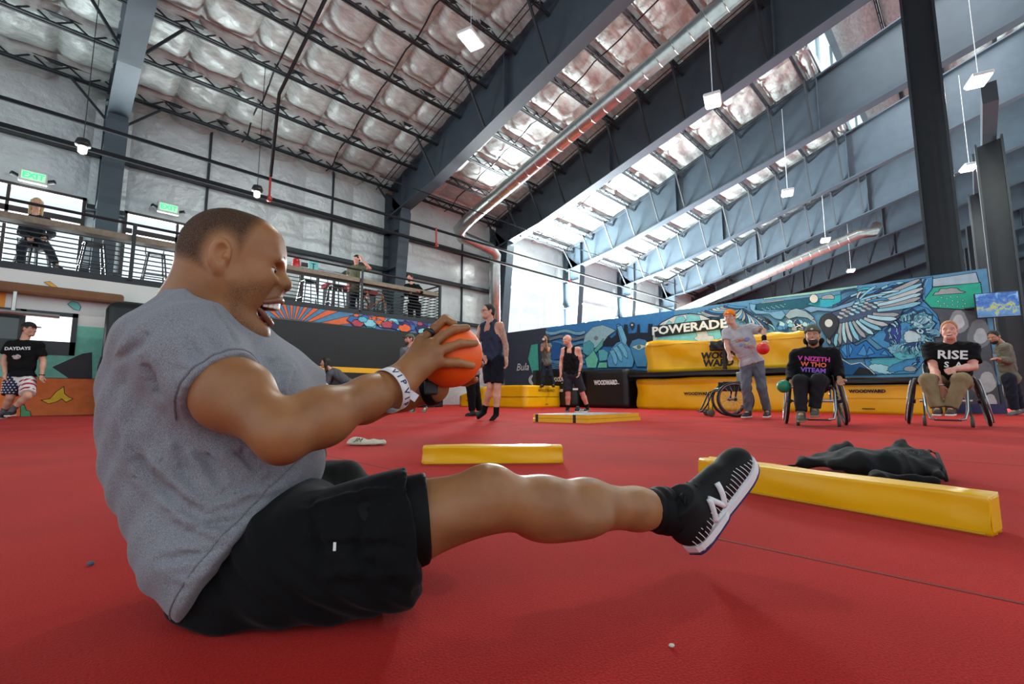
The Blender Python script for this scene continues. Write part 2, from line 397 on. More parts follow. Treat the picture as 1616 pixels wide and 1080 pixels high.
# ---- ducts
def spiral_duct(name, label, pts, r, bands=True):
    t = thing(name, label, 'duct', pts[0]); o0 = Vector(pts[0]); pts = [Vector(p)-o0 for p in pts]
    MB().tube(pts, r, 20).build('duct_tube', GALV, t, True)
    d = (pts[-1]-pts[-2]); L = d.length; n = int(L/.45); me = MB().tube([(0, 0, 0), d.normalized()*.025], r*1.025, 20).mesh('duct_seam', GALV, True)
    for k in range(1, n): link('duct_seam', me, t, pts[-2]+d*(k/n))
    return t
va, vb = 13.3, 2.0
def dz(v): return zP(v)-.75
spiral_duct('spiral_duct', 'galvanised spiral duct climbing beside the nearest grey rafter', [(13.35, 14.4, .6), (13.35, 14.4, 6.0), (13.3, 14.3, 6.35), (12.9, 14.2, 6.55), (11.2, 14.0, 6.6), (10.9, 13.8, 6.75), (10.88, 13.2, 7.0), (10.9, 1.0, 7.0+.292*12.2)], .24)
spiral_duct('spiral_duct', 'galvanised spiral duct under the dark far bays', [(30.8, 3.2, 9.4), (30.5, 3.35, 9.0), (30.0, 3.9, 8.9), (29.6, 15.0, 8.9-.3*11.1)], .26)
# ---- sprinkler pipes
PIPEM = mat('pipe_black', srgb(40, 42, 45), .8, 0, .15)
RED = mat('red_fitting', srgb(168, 58, 48), .5)
def pipe(label, pts, r, material=BLACKM, hang=True):
    t = thing('sprinkler_pipe', label, 'pipe', pts[0]); o0 = Vector(pts[0]); q = [Vector(p)-o0 for p in pts]
    MB().tube(q, r, 8).build('pipe_run', material, t, True); return t
t_ = pipe('dark pipe along the eaves, the lower of the two', [(-8, 13.2, 5.67), (28.6, 13.2, 5.67)], .06, PIPEM)
for k, u_ in enumerate((-1.6, 3.9, 9.4, 17, 22.5)):
    MB().tube([(u_+8, 0, 0), (u_+8, 0, .62)], .03, 8).build('riser', RED if k < 3 else GALV, t_); MB().sphere((u_+8, 0, 0), .09, 10).build('fitting', RED, t_)
pipe('dark pipe along the eaves, the upper of the two', [(-8, 13.36, 6.29), (28.6, 13.36, 6.29)], .05, PIPEM)
pipe('thin dark sprinkler pipe climbing the roof left of the lit high lamp', [(3.9, 13.2, 6.3), (3.9, 12.9, zP(12.9)-.1), (3.9, 3.4, zP(3.4)-.1)], .045)
pipe('thin dark sprinkler pipe climbing the roof at the far left corner', [(-1.6, 13.2, 6.3), (-1.6, 12.9, zP(12.9)-.1), (-1.6, 6, zP(6)-.1)], .045)
pipe('bare thin pipe crossing under the ducts to the window bays', [(6.6, 12.2, 6.9), (26, 12.2, 6.9)], .02, PIPEM)
# ---- lamps
LAMPM = mat('lamp_housing', srgb(225, 228, 228), .4); LENS = mat('lamp_lens', (1, 1, 1), .4, emit=(1, .96, .88, 9))
WIRE = mat('lamp_cord', srgb(205, 208, 210), .5)
lam = [(6.2, 7.52, 8.36, 'white square high lamp glaring over the left roof bay'), (11.5, 4.24, 7.85, 'white high lamp hanging under the thick dark rafter'),
       (15.4, 12.93, 8.0, 'white high lamp hanging beside the first spiral duct'), (19.3, 4.55, 7.97, 'white high lamp right of centre between two blue rafters'),
       (26.9, 4.84, 8.02, 'white high lamp hanging in front of the far spiral duct'), (25.6, 13.1, 8.0, 'white high lamp near the windows over the mural'),
       (34.6, 5.04, 7.99, 'white high lamp over the painted wing in the dark bays'), (15.7, -.59, 8.08, 'white high lamp right of the tall dark column, the upper one'),
       (21.7, -.355, 8.08, 'white high lamp right of the tall dark column, the lower one'), (34, 13.0, 7.65, 'small white high lamp low at the foot of the far duct')]
for i, (u, v, z, lab) in enumerate(lam):
    t = thing('high_bay_lamp', lab, 'lamp', (u, v, z), .3, 'hanging high lamps')
    MB().box((-.3, -.2, 0), (.3, .2, .09), .03).build('housing', LAMPM, t)
    MB().box((-.27, -.17, -.035), (.27, .17, .005), .015).build('lens', LENS, t)
    top = min(zP(v)+.05, z+3.4); MB().tube([(0, 0, .08), (0, 0, top-z)], .010 if i else .008, 6).build('cord', WIRE, t)
    l = bpy.data.lights.new('lamp_light', 'AREA'); l.shape = 'RECTANGLE'; l.size = .5; l.size_y = .32; l.energy = 300 if i < 3 else 180; l.color = (.93, 1, .93)
    lo = bpy.data.objects.new('lamp_light', l); COL.objects.link(lo); lo.parent = t; lo.location = (0, 0, -.06)
_p1 = onV(131, 228, 12.4); _p2 = onV(406, 300, 12.4)
for (u, v, z, lab) in ((_p1[0], 12.4, _p1[1], 'small black pendant with glowing bulb left of the grey column'), (_p2[0], 12.4, _p2[1], 'small black pendant with glowing bulb above the seated man')):
    t = thing('pendant_bulb', lab, 'lamp', (u, v, z), 0, 'pendant bulbs')
    MB().lathe([(.03, .12), (.1, .1), (.13, .0), (.12, -.04), (.02, -.05)][::-1], 16).build('cap', BLACKM, t, True)
    MB().lathe([(.03, -.2), (.07, -.17), (.075, -.08), (.06, -.03)], 14).build('bulb', mat('bulb_glow', (1, 1, 1), .3, emit=(1, .97, .92, 4)), t, True)
    MB().tube([(0, 0, .1), (0, 0, zP(v)+.02-z)], .008, 6).build('cord', BLACKM, t)
# ================================================================== BALCONY, MURAL, MATS
BLACKV = mat('black_vinyl', srgb(18, 19, 21), .42, noise=(6, .15), bump=(5, .15))
YEL = mat('yellow_vinyl', srgb(242, 182, 6), .34, 0, .55, noise=(2.5, .06), bump=(3.5, .25, .03))
WOOD = mat('grey_wood', srgb(132, 118, 100), .6, noise=(12, .2))
BROWN = mat('brown_timber', srgb(122, 82, 52), .7, noise=(5, .15))
WHITEP = mat('white_paint', srgb(226, 226, 222), .7, noise=(2, .04))
INK = mat('paint_black', srgb(22, 26, 32), .7)
def paint(name): return MATS[name]
PC = {}
def pc(r, g, b):
    k = (r, g, b)
    if k not in PC: PC[k] = mat('paint_%d_%d_%d' % k, srgb(r, g, b), .75, noise=(9, .1))
    return PC[k]
# ---- balcony
ba = struct('balcony', 'mezzanine with bar counter and bar railing along the eave wall', 'balcony')
VB = 12.3
MB().box((-8, VB, 2.67), (8.95, 15.4, 2.8)).build('deck', DARKST, ba)
MB().box((-8, VB+.02, 3.6), (8.9, VB+.42, 3.72)).build('bar_counter', WOOD, ba)
MB().tube([(-8, VB, 3.95), (8.95, VB, 3.95), (8.95, VB+.6, 3.95), (8.95, 15, 3.95)], .03, 8).build('top_rail', BLACKM, ba)
pu = [-8, -5.4, -2.9, -1.35, 1.08, 3.6, 6.2, 8.95]
for u_ in pu: MB().box((u_-.035, VB-.035, 2.75), (u_+.035, VB+.035, 3.97)).build('rail_post', BLACKM, ba)
MB().box((8.915, 14.9, 2.75), (8.985, 14.97, 3.97)).build('rail_post', BLACKM, ba)
for a, b in zip(pu[:-1], pu[1:]):
    me = MB().bar((0, 0, 0), (b-a, 0, 0), .022, .022).mesh('rail_bar', BLACKM)
    for k in range(8): link('rail_bar', me, ba, (a, VB, 2.84+k*.096))
me = MB().bar((0, 0, 0), (0, 2.6, 0), .022, .022).mesh('rail_bar', BLACKM)
for k in range(11): link('rail_bar', me, ba, (8.95, VB, 2.84+k*.096))
# wall under the balcony
wb = struct('wall_under_balcony', 'painted wall with black pads under the balcony', 'wall')
MB().box((-8, VB, 0), (9, VB+.15, 2.67)).build('wall_panel', WHITEP, wb)
me = MB().box((0, -.09, 0), (1.2, 0, 2.28), .02).mesh('wall_pad', BLACKV)
for k in range(7): link('wall_pad', me, wb, (.9+k*1.165, VB, .01))
MB().box((1.0, VB-.1, 1.0), (8.95, VB-.088, 1.14)).build('yellow_stripe', YEL, wb)
def decal(name, parent, fn, off, shapes, outline=None):
    """shapes: (points, colour, outline_px) painted flat in order on one wall plane; fn maps a sight point to wall coordinates, off maps (a,z,layer) to xyz"""
    mb = MB(); lay = 0
    for pts, col, ow in shapes:
        w = [fn(*p) for p in pts]; lay += 1
        if col is not None:
            mb.m(pc(*col)); mb.poly([off(a, z, lay) for a, z in w])
        if ow:
            mb.m(INK); n = len(w); cl = col is not None
            for i in range(n if cl else n-1):
                a = Vector(w[i]); b = Vector(w[(i+1) % n]); d = b-a
                if d.length < 1e-6: continue
                t = Vector((-d.y, d.x)).normalized()*ow/2; e = d.normalized()*ow*.3
                mb.poly([off(*(q), lay+.5) for q in (a-t-e, b-t+e, b+t+e, a+t-e)])
    return mb.build(name, None, parent)
offV = lambda a, z, l: (a, VB-.002-.0006*l, z)
offVp = lambda a, z, l: (a, VB-.004-.0006*l, z)
fV = lambda px, py: onV(px, py, VB)
ident = lambda a, z: (a, z)
L = []
L += [([(-4, .7), (.95, .7), (.95, 1.72), (-4, 1.72)], (120, 196, 176), 0), ([(-4, 0), (.95, 0), (.95, .7), (-4, .7)], (226, 120, 60), .01)]
for k in range(6): L.append(([(-.9-.28*2*k, 1.95), (-.62-.28*2*k, 1.95), (-.62-.28*2*k, 2.3), (-.9-.28*2*k, 2.3)], (238, 150, 58), 0))
c2 = lambda x, y: fV(x/4.32, 420+y/4.32)
L += [([c2(*p) for p in ((360, 690), (560, 600), (625, 590), (625, 768), (470, 765))], (58, 58, 60), .008)]
L += [([c2(*p) for p in ((280, 915), (340, 905), (380, 860), (435, 820), (440, 870), (470, 895), (498, 905), (450, 930), (420, 905), (390, 925), (330, 940))], (236, 196, 50), .01)]
L += [([c2(*p) for p in ((140, 950), (165, 945), (180, 985), (205, 990), (215, 1040), (140, 1040))], (90, 170, 120), .008)]
L += [([c2(*p) for p in ((460, 260), (490, 240), (530, 250), (552, 280), (540, 305), (500, 295))], (120, 205, 200), .008), ([c2(*p) for p in ((300, 110), (340, 105), (430, 175), (560, 200), (800, 235), (800, 262), (560, 240), (440, 215), (360, 150))], (236, 170, 70), .006)]
decal('wall_painting', wb, ident, offV, L)
# mural strip on the balcony edge: sunburst then loose shapes
L = []
cx, cz = 4.35, 2.05
for k in range(22):
    a0 = PI*(.02+k*.96/22); a1 = PI*(.02+(k+1)*.96/22); p = []
    def hit(a):
        s_ = [(2.67-cz)/max(math.sin(a), 1e-3)]; r_ = min(s_[0], 2.0); x = cx+r_*math.cos(a); return (x, cz+r_*math.sin(a))
    def hit0(a):
        r_ = (2.3-cz)/max(math.sin(a), 1e-3); r_ = min(r_, 2.0); return (cx+r_*math.cos(a), cz+r_*math.sin(a))
    q = [hit0(a0), hit0(a1), hit(a1), hit(a0)]
    if abs(q[0][0]-q[2][0])+abs(q[0][1]-q[2][1]) < .05 or min(z for _, z in q) < 2.29: continue
    L.append((q, (228, 112, 70) if k % 2 else (82, 138, 178), .012))
L.insert(0, ([(2.6, 2.3), (8.95, 2.3), (8.95, 2.67), (2.6, 2.67)], (92, 120, 170), 0))
rs = random.Random(5); cols = [(232, 108, 64), (98, 190, 214), (70, 60, 130), (180, 78, 92), (60, 110, 180), (140, 210, 226), (52, 44, 88)]
for k in range(60):
    x = 5.9+rs.random()*2.9; z = 2.34+rs.random()*.29; r_ = .05+.08*rs.random(); n = rs.randint(4, 7); ph = rs.random()*6
    L.append(([(min(8.93, x+1.8*r_*math.cos(ph+2*PI*i/n)), min(2.665, max(2.305, z+r_*math.sin(ph+2*PI*i/n)))) for i in range(n)], rs.choice(cols), .012))
decal('balcony_mural_strip', wb, ident, offVp, L)
t = thing('timber_beam', 'brown round-edged timber beam along the painted wall', 'beam', (-8, VB-.13, 2.3))
MB().box((0, -.1, -.1), (9.0, .1, .1), .05).build('beam_body', BROWN, t)
MB().tube([(6.95+.55, -.12, -.08), (7.5, -.12, -.42)], .03, 8).build('drop_pipe', GALV, t); MB().tube([(7.05, -.14, -.45), (8.1, -.14, -.47)], .04, 8).build('cross_pipe', GALV, t)
# window under the balcony
wd = struct('window_7', 'low window with dark frame in the painted wall', 'window'); a, b, z0, z1 = -1.5, .36, 1.14, 1.95
m_ = MB(); t_ = .08
for p, q in (((a, z0), (a+t_, z1)), ((b-t_, z0), (b, z1)), ((a, z0), (b, z0+.25)), ((a, z1-t_), (b, z1)), ((-.42, z0), (-.34, z1))): m_.box((p[0], VB-.03, p[1]), (q[0], VB, q[1]))
m_.build('window_frame', mat('window_dark', srgb(40, 42, 46), .4), wd)
MB().box((a+.05, VB-.012, z0+.1), (-.38, VB-.008, z1-.05)).build('pane', mat('dark_glass', srgb(50, 58, 60), .08, 0, .8), wd)
MB().box((-.36, VB-.012, z0+.25), (b-.08, VB-.008, z1-.05)).build('pane', mat('bright_glass', (.9, .93, 1), .2, emit=(.95, .97, 1, 1.6)), wd)
# upright black crash pad
MB().box((0, 0, 0), (1.5, .42, 2.2), .2).build('x', None) if False else None
t = thing('crash_pad', 'tall black rounded crash pad standing on end behind the grey shirt', 'gym mat', (.72, 11.45, 0))
MB().box((0, 0, 0), (1.6, .45, 2.18), .16).build('pad_body', BLACKV, t, True)
MB().tube([(.0, .225, .3), (-.03, .225, .9), (.0, .225, 1.1)], .018, 6).build('pad_strap', BLACKM, t)
# exit signs
for (px, py, lab) in ((53, 281, 'green lit exit sign above the blonde woman'), (265, 330, 'green lit exit sign right of the grey column')):
    a, z = onV(px, py, 15.35); t = thing('exit_sign', lab, 'exit sign', (a, 15.3, z-.15), 0, 'exit signs')
    MB().box((-.24, -.06, 0), (.24, .06, .3), .015).build('sign_box', WHITEP, t)
    MB().box((-.2, -.068, .05), (.2, -.058, .25)).build('sign_face', mat('exit_face', srgb(210, 240, 214), .4, emit=(.5, 1, .6, .5)), t)
    text('exit_lettering', 'EXIT', .19, mat('exit_green', (.02, .7, .15), .4, emit=(.05, 1, .25, 1.6)), t, frame((0, -.071, .15), (1, 0, 0), (0, -1, 0)), .002, bold=.006, sx=.95)
    for s_ in (-1, 1): MB().tube([(.25*s_, 0, .1), (.36*s_, -.06, .13)], .05, 10).build('emergency_head', BLACKM, t)
    MB().box((-.05, .03, .1), (.05, .3, .2)).build('sign_bracket', BLACKM, t)
# bar stools on the balcony
def stool(u, v, rz, lab):
    t = thing('bar_stool', lab, 'bar stool', (u, v, 2.8), rz, 'bar stools on the balcony')
    MB().box((-.17, -.17, .72), (.17, .17, .76), .015).build('seat', BLACKM, t)
    for sx in (-1, 1):
        for sy in (-1, 1): MB().bar((.14*sx, .14*sy, .72), (.22*sx, .22*sy, 0), .055, .03).build('leg', BLACKM, t)
    m_ = MB()
    for p, q in (((-.19, -.19), (.19, -.19)), ((.19, -.19), (.19, .19)), ((.19, .19), (-.19, .19)), ((-.19, .19), (-.19, -.19))): m_.bar((*p, .27), (*q, .27), .02)
    m_.build('foot_ring', BLACKM, t)
    MB().tube([(-.16, .16, .74), (-.17, .2, 1.0), (.17, .2, 1.0), (.16, .16, .74)], .015, 6).build('low_back', BLACKM, t)
for (u, v, r_, lab) in ((.5, 12.95, .1, 'black metal bar stool right of the blonde woman'), (1.55, 13.0, 0, 'black metal bar stool in front of the bright window right of the grey column'), (2.25, 13.0, .2, 'black metal bar stool just behind the seated man\'s head'), (5.0, 13.1, .1, 'black metal bar stool against the glare of the small window'), (5.8, 13.1, 0, 'black metal bar stool under the man raising his arm')): stool(u, v, r_, lab)
# things on the balcony
a, z = onV(469, 404, 12.45); t = thing('red_bucket', 'small red bucket turned over on the bar counter', 'bucket', (a, 12.5, 3.72))
MB().lathe([(.1, 0), (.1, .03), (.085, .2), (.07, .24), (.02, .25)], 18).build('bucket_shell', mat('red_plastic', srgb(214, 44, 48), .4), t, True)
MB().tube([(.1*math.cos(x_), .1*math.sin(x_), .015) for x_ in np.linspace(0, 6.1, 18)], .012, 6).build('bucket_rim', mat('red_plastic', srgb(214, 44, 48)), t)
a, z = onV(497, 410, 12.45); t = thing('teal_sign_card', 'teal square card sign standing on the bar counter', 'sign', (a, 12.55, 3.72))
MB().box((-.13, -.02, 0), (.13, .0, .3), .004).build('card', mat('teal_card', srgb(120, 206, 206), .6), t)
MB().box((-.06, -.026, .2), (.06, -.02, .215)).build('card_print', INK, t); MB().box((-.012, -.026, .06), (.012, -.02, .2)).build('card_print', INK, t)
t = thing('red_bench', 'long low red bench behind the balcony railing', 'bench', (6.9, 14.25, 2.8))
MB().box((-.9, 0, .95), (.9, .4, 1.1), .03).build('bench_top', mat('red_cloth', srgb(150, 30, 40), .7), t)
for s_ in (-.8, .8): MB().box((s_-.04, .05, 0), (s_+.04, .35, .96)).build('bench_leg', BLACKM, t)
# parked bicycle silhouettes at the balcony end
def bike(u, v, lab, col):
    t = thing('bicycle', lab, 'bicycle', (u, v, 2.8), .15, 'bicycles on the balcony'); fm = mat('bike_'+lab[:4], col, .35)
    for x in (-.5, .5):
        w_ = MB().tube([(x+.33*math.cos(a), 0, .33+.33*math.sin(a)) for a in np.linspace(0, 2*PI, 28)[:-1]], .02, 6, closed=True).build('wheel', BLACKM, t, True)
        m_ = MB()
        for k in range(8): m_.bar((x, 0, .33), (x+.33*math.cos(k*PI/4), 0, .33+.33*math.sin(k*PI/4)), .005)
        s_ = m_.build('spokes', GALV, w_)
    m_ = MB()
    for p, q in (((-.5, .33), (-.12, .3)), ((-.12, .3), (-.22, .82)), ((-.5, .33), (-.2, .72)), ((-.2, .74), (.36, .76)), ((-.12, .3), (.38, .66)), ((.36, .82), (.5, .33))): m_.tube([(p[0], 0, p[1]), (q[0], 0, q[1])], .018, 8)
    m_.build('bike_frame', fm, t); MB().box((-.36, -.06, .82), (-.1, .06, .87), .02).build('saddle', BLACKM, t)
    MB().tube([(.4, -.3, .98), (.36, -.1, .9), (.36, .1, .9), (.4, .3, .98)], .014, 8).build('handlebar', BLACKM, t)
bike(7.1, 13.3, 'orange framed bicycle parked behind the balcony bars', srgb(214, 110, 50)); bike(7.35, 13.7, 'pale blue framed bicycle parked behind the balcony bars', srgb(110, 160, 180))
# ================================================================== mural wall
UM = 13.8
wm = struct('wall_mural', 'free-standing mural wall with bird and city art', 'wall')
MB().add([(UM, 14.25, 0), (UM, -.36, 0), (UM, -.12, 3.03), (UM, 14.25, 3.03), (UM+.12, 14.25, 0), (UM+.12, -.36, 0), (UM+.12, -.12, 3.03), (UM+.12, 14.25, 3.03)], [(0, 1, 2, 3), (7, 6, 5, 4), (0, 4, 5, 1), (1, 5, 6, 2), (2, 6, 7, 3), (3, 7, 4, 0)]).build('wall_panel', pc(60, 72, 88), wm)
fU = lambda px, py: onU(px, py, UM)
offU = lambda a, z, l: (UM-.002-.00015*l, a, min(z, 3.028))
A = lambda x, y: fU(1270+x/5.771, 430+y/5.771)
B = lambda x, y: fU(800+x/5.771, 470+y/5.771)
C = lambda x, y: fU(1060+x/6.733, 450+y/6.733)
S = []
def sh(fn, pts, col, ow=.012): S.append(([fn(*p) for p in pts], col, ow))
def feather(fn, p0, p1, w0, w1, col, ow=.012, bend=0.):
    a = Vector(p0); b = Vector(p1); d = (b-a); n = Vector((-d.y, d.x)).normalized(); up = []; dn = []
    for k in range(7):
        t_ = k/6; c_ = a+d*t_+n*bend*math.sin(PI*t_); ww = (w0+(w1-w0)*t_)*(1 if k < 6 else .45)/2
        up.append(c_+n*ww); dn.append(c_-n*ww)
    tip = b+d.normalized()*w1*.35
    sh(fn, [tuple(q) for q in up]+[tuple(tip)]+[tuple(q) for q in dn[::-1]], col, ow)
LB = (138, 200, 222); PB = (178, 220, 234); MBl = (72, 146, 200); DB = (38, 74, 122); GY = (166, 168, 172); LG = (192, 196, 200); TE = (46, 178, 150); BL = (40, 120, 196); AQ = (52, 176, 196)
zf = lambda v0, v1, z0, z1: [(v0, z0), (v1, z0), (v1, z1), (v0, z1)]
# right half background
S.append((zf(6.6, -.3, .6, 3.03), (92, 148, 186), 0))
S.append((zf(14.2, 11.9, 0, 3.03), (58, 66, 84), 0)); S.append((zf(11.9, 6.6, .6, 3.03), (58, 128, 190), 0))
# sky strip and sea on the right half
sh(A, [(-380, 250), (130, 195), (480, 140), (480, 60), (-380, 180)], (150, 202, 190)); sh(C, [(890, 270), (890, 205), (1480, 130), (1560, 200), (1460, 250), (1050, 265)], (28, 92, 116))
sh(C, [(930, 190), (1200, 150), (1190, 165), (960, 195)], GY, .006)
for k in range(16): sh(C, [(960+k*16+dx, 245-k*3+(k % 3)*12+dy) for dx, dy in ((0, 0), (9, 0), (9, 9), (0, 9))], (150, 200, 196), 0)
sh(A, [(20, 290), (100, 250), (330, 200), (330, 300), (150, 330)], AQ); sh(A, [(150, 245), (160, 215), (200, 205), (240, 200), (270, 220), (270, 245)], GY)
# grey rock right bottom, teal sky with cloud
sh(A, [(1080, 250), (1160, 140), (1600, 90), (1640, 350), (1150, 320)], TE); sh(A, [(1160, 60), (1560, 0), (1590, 95), (1165, 132)], (168, 190, 206))
sh(A, [(1165, 210), (1190, 180), (1215, 180), (1235, 150), (1290, 150), (1330, 140), (1390, 145), (1410, 165), (1465, 180), (1440, 190)], GY)
for k, (x, y) in enumerate([(1215, 265), (1245, 230), (1295, 240), (1270, 285), (1330, 225), (1345, 260), (1390, 225), (1395, 270), (1440, 255), (1460, 285), (1235, 305), (1300, 305), (1345, 295), (1390, 312), (1440, 312)]):
    sh(A, [(x+10*math.cos(q), y+9*math.sin(q)) for q in np.linspace(0, 6.28, 9)[:-1]], (150, 212, 200), .005)
sh(A, [(1130, 322), (1640, 355), (1720, 800), (1800, 1290), (1000, 1290), (1200, 700)], (84, 88, 96))
for (x, y, r_, c_) in ((1400, 450, 90, (150, 154, 160)), (1400, 450, 55, (205, 208, 212)), (1590, 560, 110, (120, 124, 130)), (1600, 580, 60, (180, 184, 190)), (1500, 880, 120, (140, 146, 152)), (1620, 960, 130, (118, 122, 130)), (1660, 1000, 80, (190, 194, 200)), (1690, 1180, 60, (200, 204, 210))):
    sh(A, [(x+r_*math.cos(q)*(1+.15*math.sin(3*q)), y+1.2*r_*math.sin(q)) for q in np.linspace(0, 6.28, 15)[:-1]], c_, 0)
sh(A, [(1000, 1200), (1830, 1200), (1850, 1320), (1000, 1320)], (60, 66, 110), 0)
# neck ribbon
sh(A, [(1040, 60), (1165, 40), (1160, 150), (1100, 230), (1080, 260), (1200, 380), (1230, 450), (1170, 430), (1040, 300), (1020, 250), (1080, 160)], MBl)
for k in range(3): feather(A, (1080+22*k, 60), (1060+18*k, 270), 12, 9, (PB, DB, LB)[k], .006, 26)
# big bird head
def blob(fn, cx, cy, rx, ry, col, n=22, jag=.1, ow=.01, seed=1, rot=0):
    rr = random.Random(seed); pts = []
    for k in range(n):
        q = 2*PI*k/n; f_ = 1+jag*(1 if k % 2 else -1)*rr.uniform(.4, 1); x = rx*f_*math.cos(q); y = ry*f_*math.sin(q)
        pts.append((cx+x*math.cos(rot)-y*math.sin(rot), cy+x*math.sin(rot)+y*math.cos(rot)))
    sh(fn, pts, col, ow)
sh(A, [(600, 600), (740, 480), (860, 370), (1000, 290), (1120, 330), (1230, 450), (1240, 570), (1150, 620), (1120, 760), (1000, 920), (640, 930), (560, 860), (540, 790), (820, 770)], MBl)
for k, (x, y, rx, ry, c_, ro) in enumerate([(960, 520, 240, 170, DB, -.4), (970, 520, 215, 150, LB, -.4), (1000, 480, 150, 100, (84, 176, 196), -.5), (1060, 450, 100, 60, PB, .2), (900, 560, 90, 110, MBl, .3), (830, 560, 50, 110, (54, 70, 150), .1), (980, 590, 80, 65, (196, 216, 222), .2), (930, 690, 190, 50, LB, -.1), (900, 760, 200, 40, (100, 190, 204), -.15), (1000, 660, 120, 24, DB, -.15), (760, 830, 170, 60, (86, 178, 196), .1), (700, 880, 120, 40, PB, .2), (900, 850, 150, 40, MBl, -.3), (960, 880, 60, 26, GY, 0)]):
    blob(A, x, y, rx, ry, c_, 26, .09, .01, k, ro)
rr_ = random.Random(21)
for k in range(90):
    q = rr_.uniform(0, 6.28); r0_ = rr_.uniform(60, 190); x_ = 960+r0_*1.15*math.cos(q); y_ = 600+r0_*1.25*math.sin(q); dq = q+1.2+rr_.uniform(-.3, .3); l_ = rr_.uniform(26, 48)
    feather(A, (x_, y_), (x_+l_*math.cos(dq), y_+l_*math.sin(dq)), 9, 7, rr_.choice([PB, LB, DB, MBl, (84, 176, 196), (176, 216, 224), (44, 60, 130)]), .004, 5)
sh(A, [(960, 525), (1020, 510), (1150, 520), (1235, 560), (1140, 575), (1030, 545)], DB); sh(A, [(1010, 525), (1050, 508), (1090, 535), (1075, 565), (1030, 555)], PB); sh(A, [(1040, 520), (1062, 520), (1066, 545), (1042, 548)], (30, 60, 110), 0)
sh(A, [(1130, 520), (1200, 515), (1245, 545), (1230, 590), (1150, 590)], (110, 160, 190))
for k in range(26):
    q = -2.6+k*.19; feather(A, (960+150*math.cos(q), 560+120*math.sin(q)), (960+(215+14*(k % 3))*math.cos(q), 560+(180+10*(k % 2))*math.sin(q)), 20, 9, (PB, LB, DB, (84, 176, 196))[k % 4], .006, 8)
# mountains and black ground
sh(A, [(320, 690), (380, 610), (470, 670), (560, 620), (660, 710), (730, 690), (820, 770), (540, 780), (360, 790), (320, 720)], BL, .02)
for p in ([(330, 700), (380, 640), (390, 780)], [(400, 640), (440, 700), (410, 770)], [(480, 750), (540, 660), (580, 770)], [(590, 680), (640, 740), (560, 760)], [(690, 750), (730, 705), (770, 760)]): sh(A, p, (70, 150, 214), .014)
sh(A, [(330, 790), (420, 840), (500, 820), (600, 890), (660, 935), (340, 935)], (30, 92, 150)); sh(A, [(440, 935), (500, 865), (570, 880), (640, 935)], (28, 30, 34))
for p, q in (((330, 785), (420, 840)), ((420, 840), (510, 822)), ((510, 822), (600, 890)), ((600, 890), (640, 930))): feather(A, p, q, 9, 9, (220, 226, 230), .004)
# wing
sh(A, [(260, 300), (560, 180), (760, 130), (1060, 60), (1080, 200), (900, 330), (860, 420), (760, 480), (600, 560), (460, 640), (280, 680), (180, 560), (240, 420)], (70, 90, 120))
fan = [((600, 250), (1040, 70), GY), ((620, 265), (1060, 110), LB), ((640, 280), (1070, 150), LG), ((660, 300), (1050, 200), PB), ((680, 330), (1045, 235), GY), ((660, 350), (1050, 280), LB), ((620, 380), (850, 385), GY), ((570, 400), (830, 425), PB), ((540, 420), (750, 480), LG), ((500, 430), (690, 520), LB), ((470, 440), (620, 560), PB), ((440, 445), (550, 590), GY), ((410, 450), (490, 615), LB), ((380, 455), (430, 630), LG), ((355, 460), (375, 640), PB), ((330, 465), (325, 650), GY), ((300, 560), (285, 670), LB), ((220, 570), (230, 650), GY)]
for k, (p, q, c_) in enumerate(fan): feather(A, p, q, 30, 46 if k < 13 else 40, c_, .014, 8)
for k in range(34):
    r_ = k//7; i = k % 7; x = 300+i*52+r_*16; y = 400-i*16-r_*34+r_*r_*2; feather(A, (x, y), (x+46, y+18-r_*8), 20, 24, (LG, GY, PB, LB)[(k+r_) % 4], .008, 4)
for k, (p, q, c_) in enumerate([((330, 330), (560, 230), MBl), ((300, 300), (500, 190), DB), ((420, 220), (640, 170), LB), ((560, 200), (800, 150), MBl), ((600, 230), (860, 170), PB), ((640, 190), (880, 110), DB), ((480, 170), (620, 150), AQ), ((700, 150), (900, 95), LB), ((760, 130), (840, 110), MBl), ((500, 260), (740, 200), LB), ((580, 270), (760, 250), MBl), ((480, 240), (520, 175), LG), ((500, 250), (650, 130), LB), ((330, 190), (480, 160), DB)]): feather(A, p, q, 20, 22, c_, .01, -10)
# shoulder ribbon and second bird
sh(A, [(-10, 330), (60, 310), (250, 330), (430, 270), (470, 260), (430, 310), (250, 360), (120, 350), (60, 370)], (122, 168, 204))
sh(C, [(830, 200), (900, 210), (890, 265), (1050, 290), (1180, 270), (1215, 320), (1170, 370), (1100, 360), (1040, 310), (900, 310), (840, 260)], (112, 166, 204))
for k in range(14):
    q = k/13; feather(C, (740+60*q, 240+40*q), (560+480*q-60*math.sin(q*3), 280+190*q), 20, 32, (LG, MBl, GY, DB, LB)[k % 5], .012, -14)
for k in range(12): feather(C, (880+14*k, 330+8*k), (1060+4*k, 390+9*k), 16, 20, (MBl, GY, DB, LB)[k % 4], .01, -14)
sh(C, [(1210, 330), (1260, 270), (1330, 250), (1430, 280), (1520, 350), (1500, 390), (1440, 350), (1330, 340), (1250, 365)], (150, 176, 190))
for k in range(30): blob(C, 1110+random.Random(k).random()*420, 390+random.Random(k+50).random()*85, 34, 26, (LB, PB, GY, MBl, DB)[k % 5], 7, .2, .008, k)
sh(C, [(1310, 410), (1395, 415), (1410, 470), (1320, 450)], (26, 28, 32), 0); feather(C, (1320, 450), (1395, 420), 10, 10, (226, 228, 230), 0); feather(C, (1335, 415), (1400, 460), 10, 10, (226, 228, 230), 0)
for k in range(9): feather(C, (280+40*k, 300-10*k), (480+40*k, 330-14*k+20*math.sin(k)), 26, 20, (LB, GY, DB, MBl, LG)[k % 5], .012, 12)
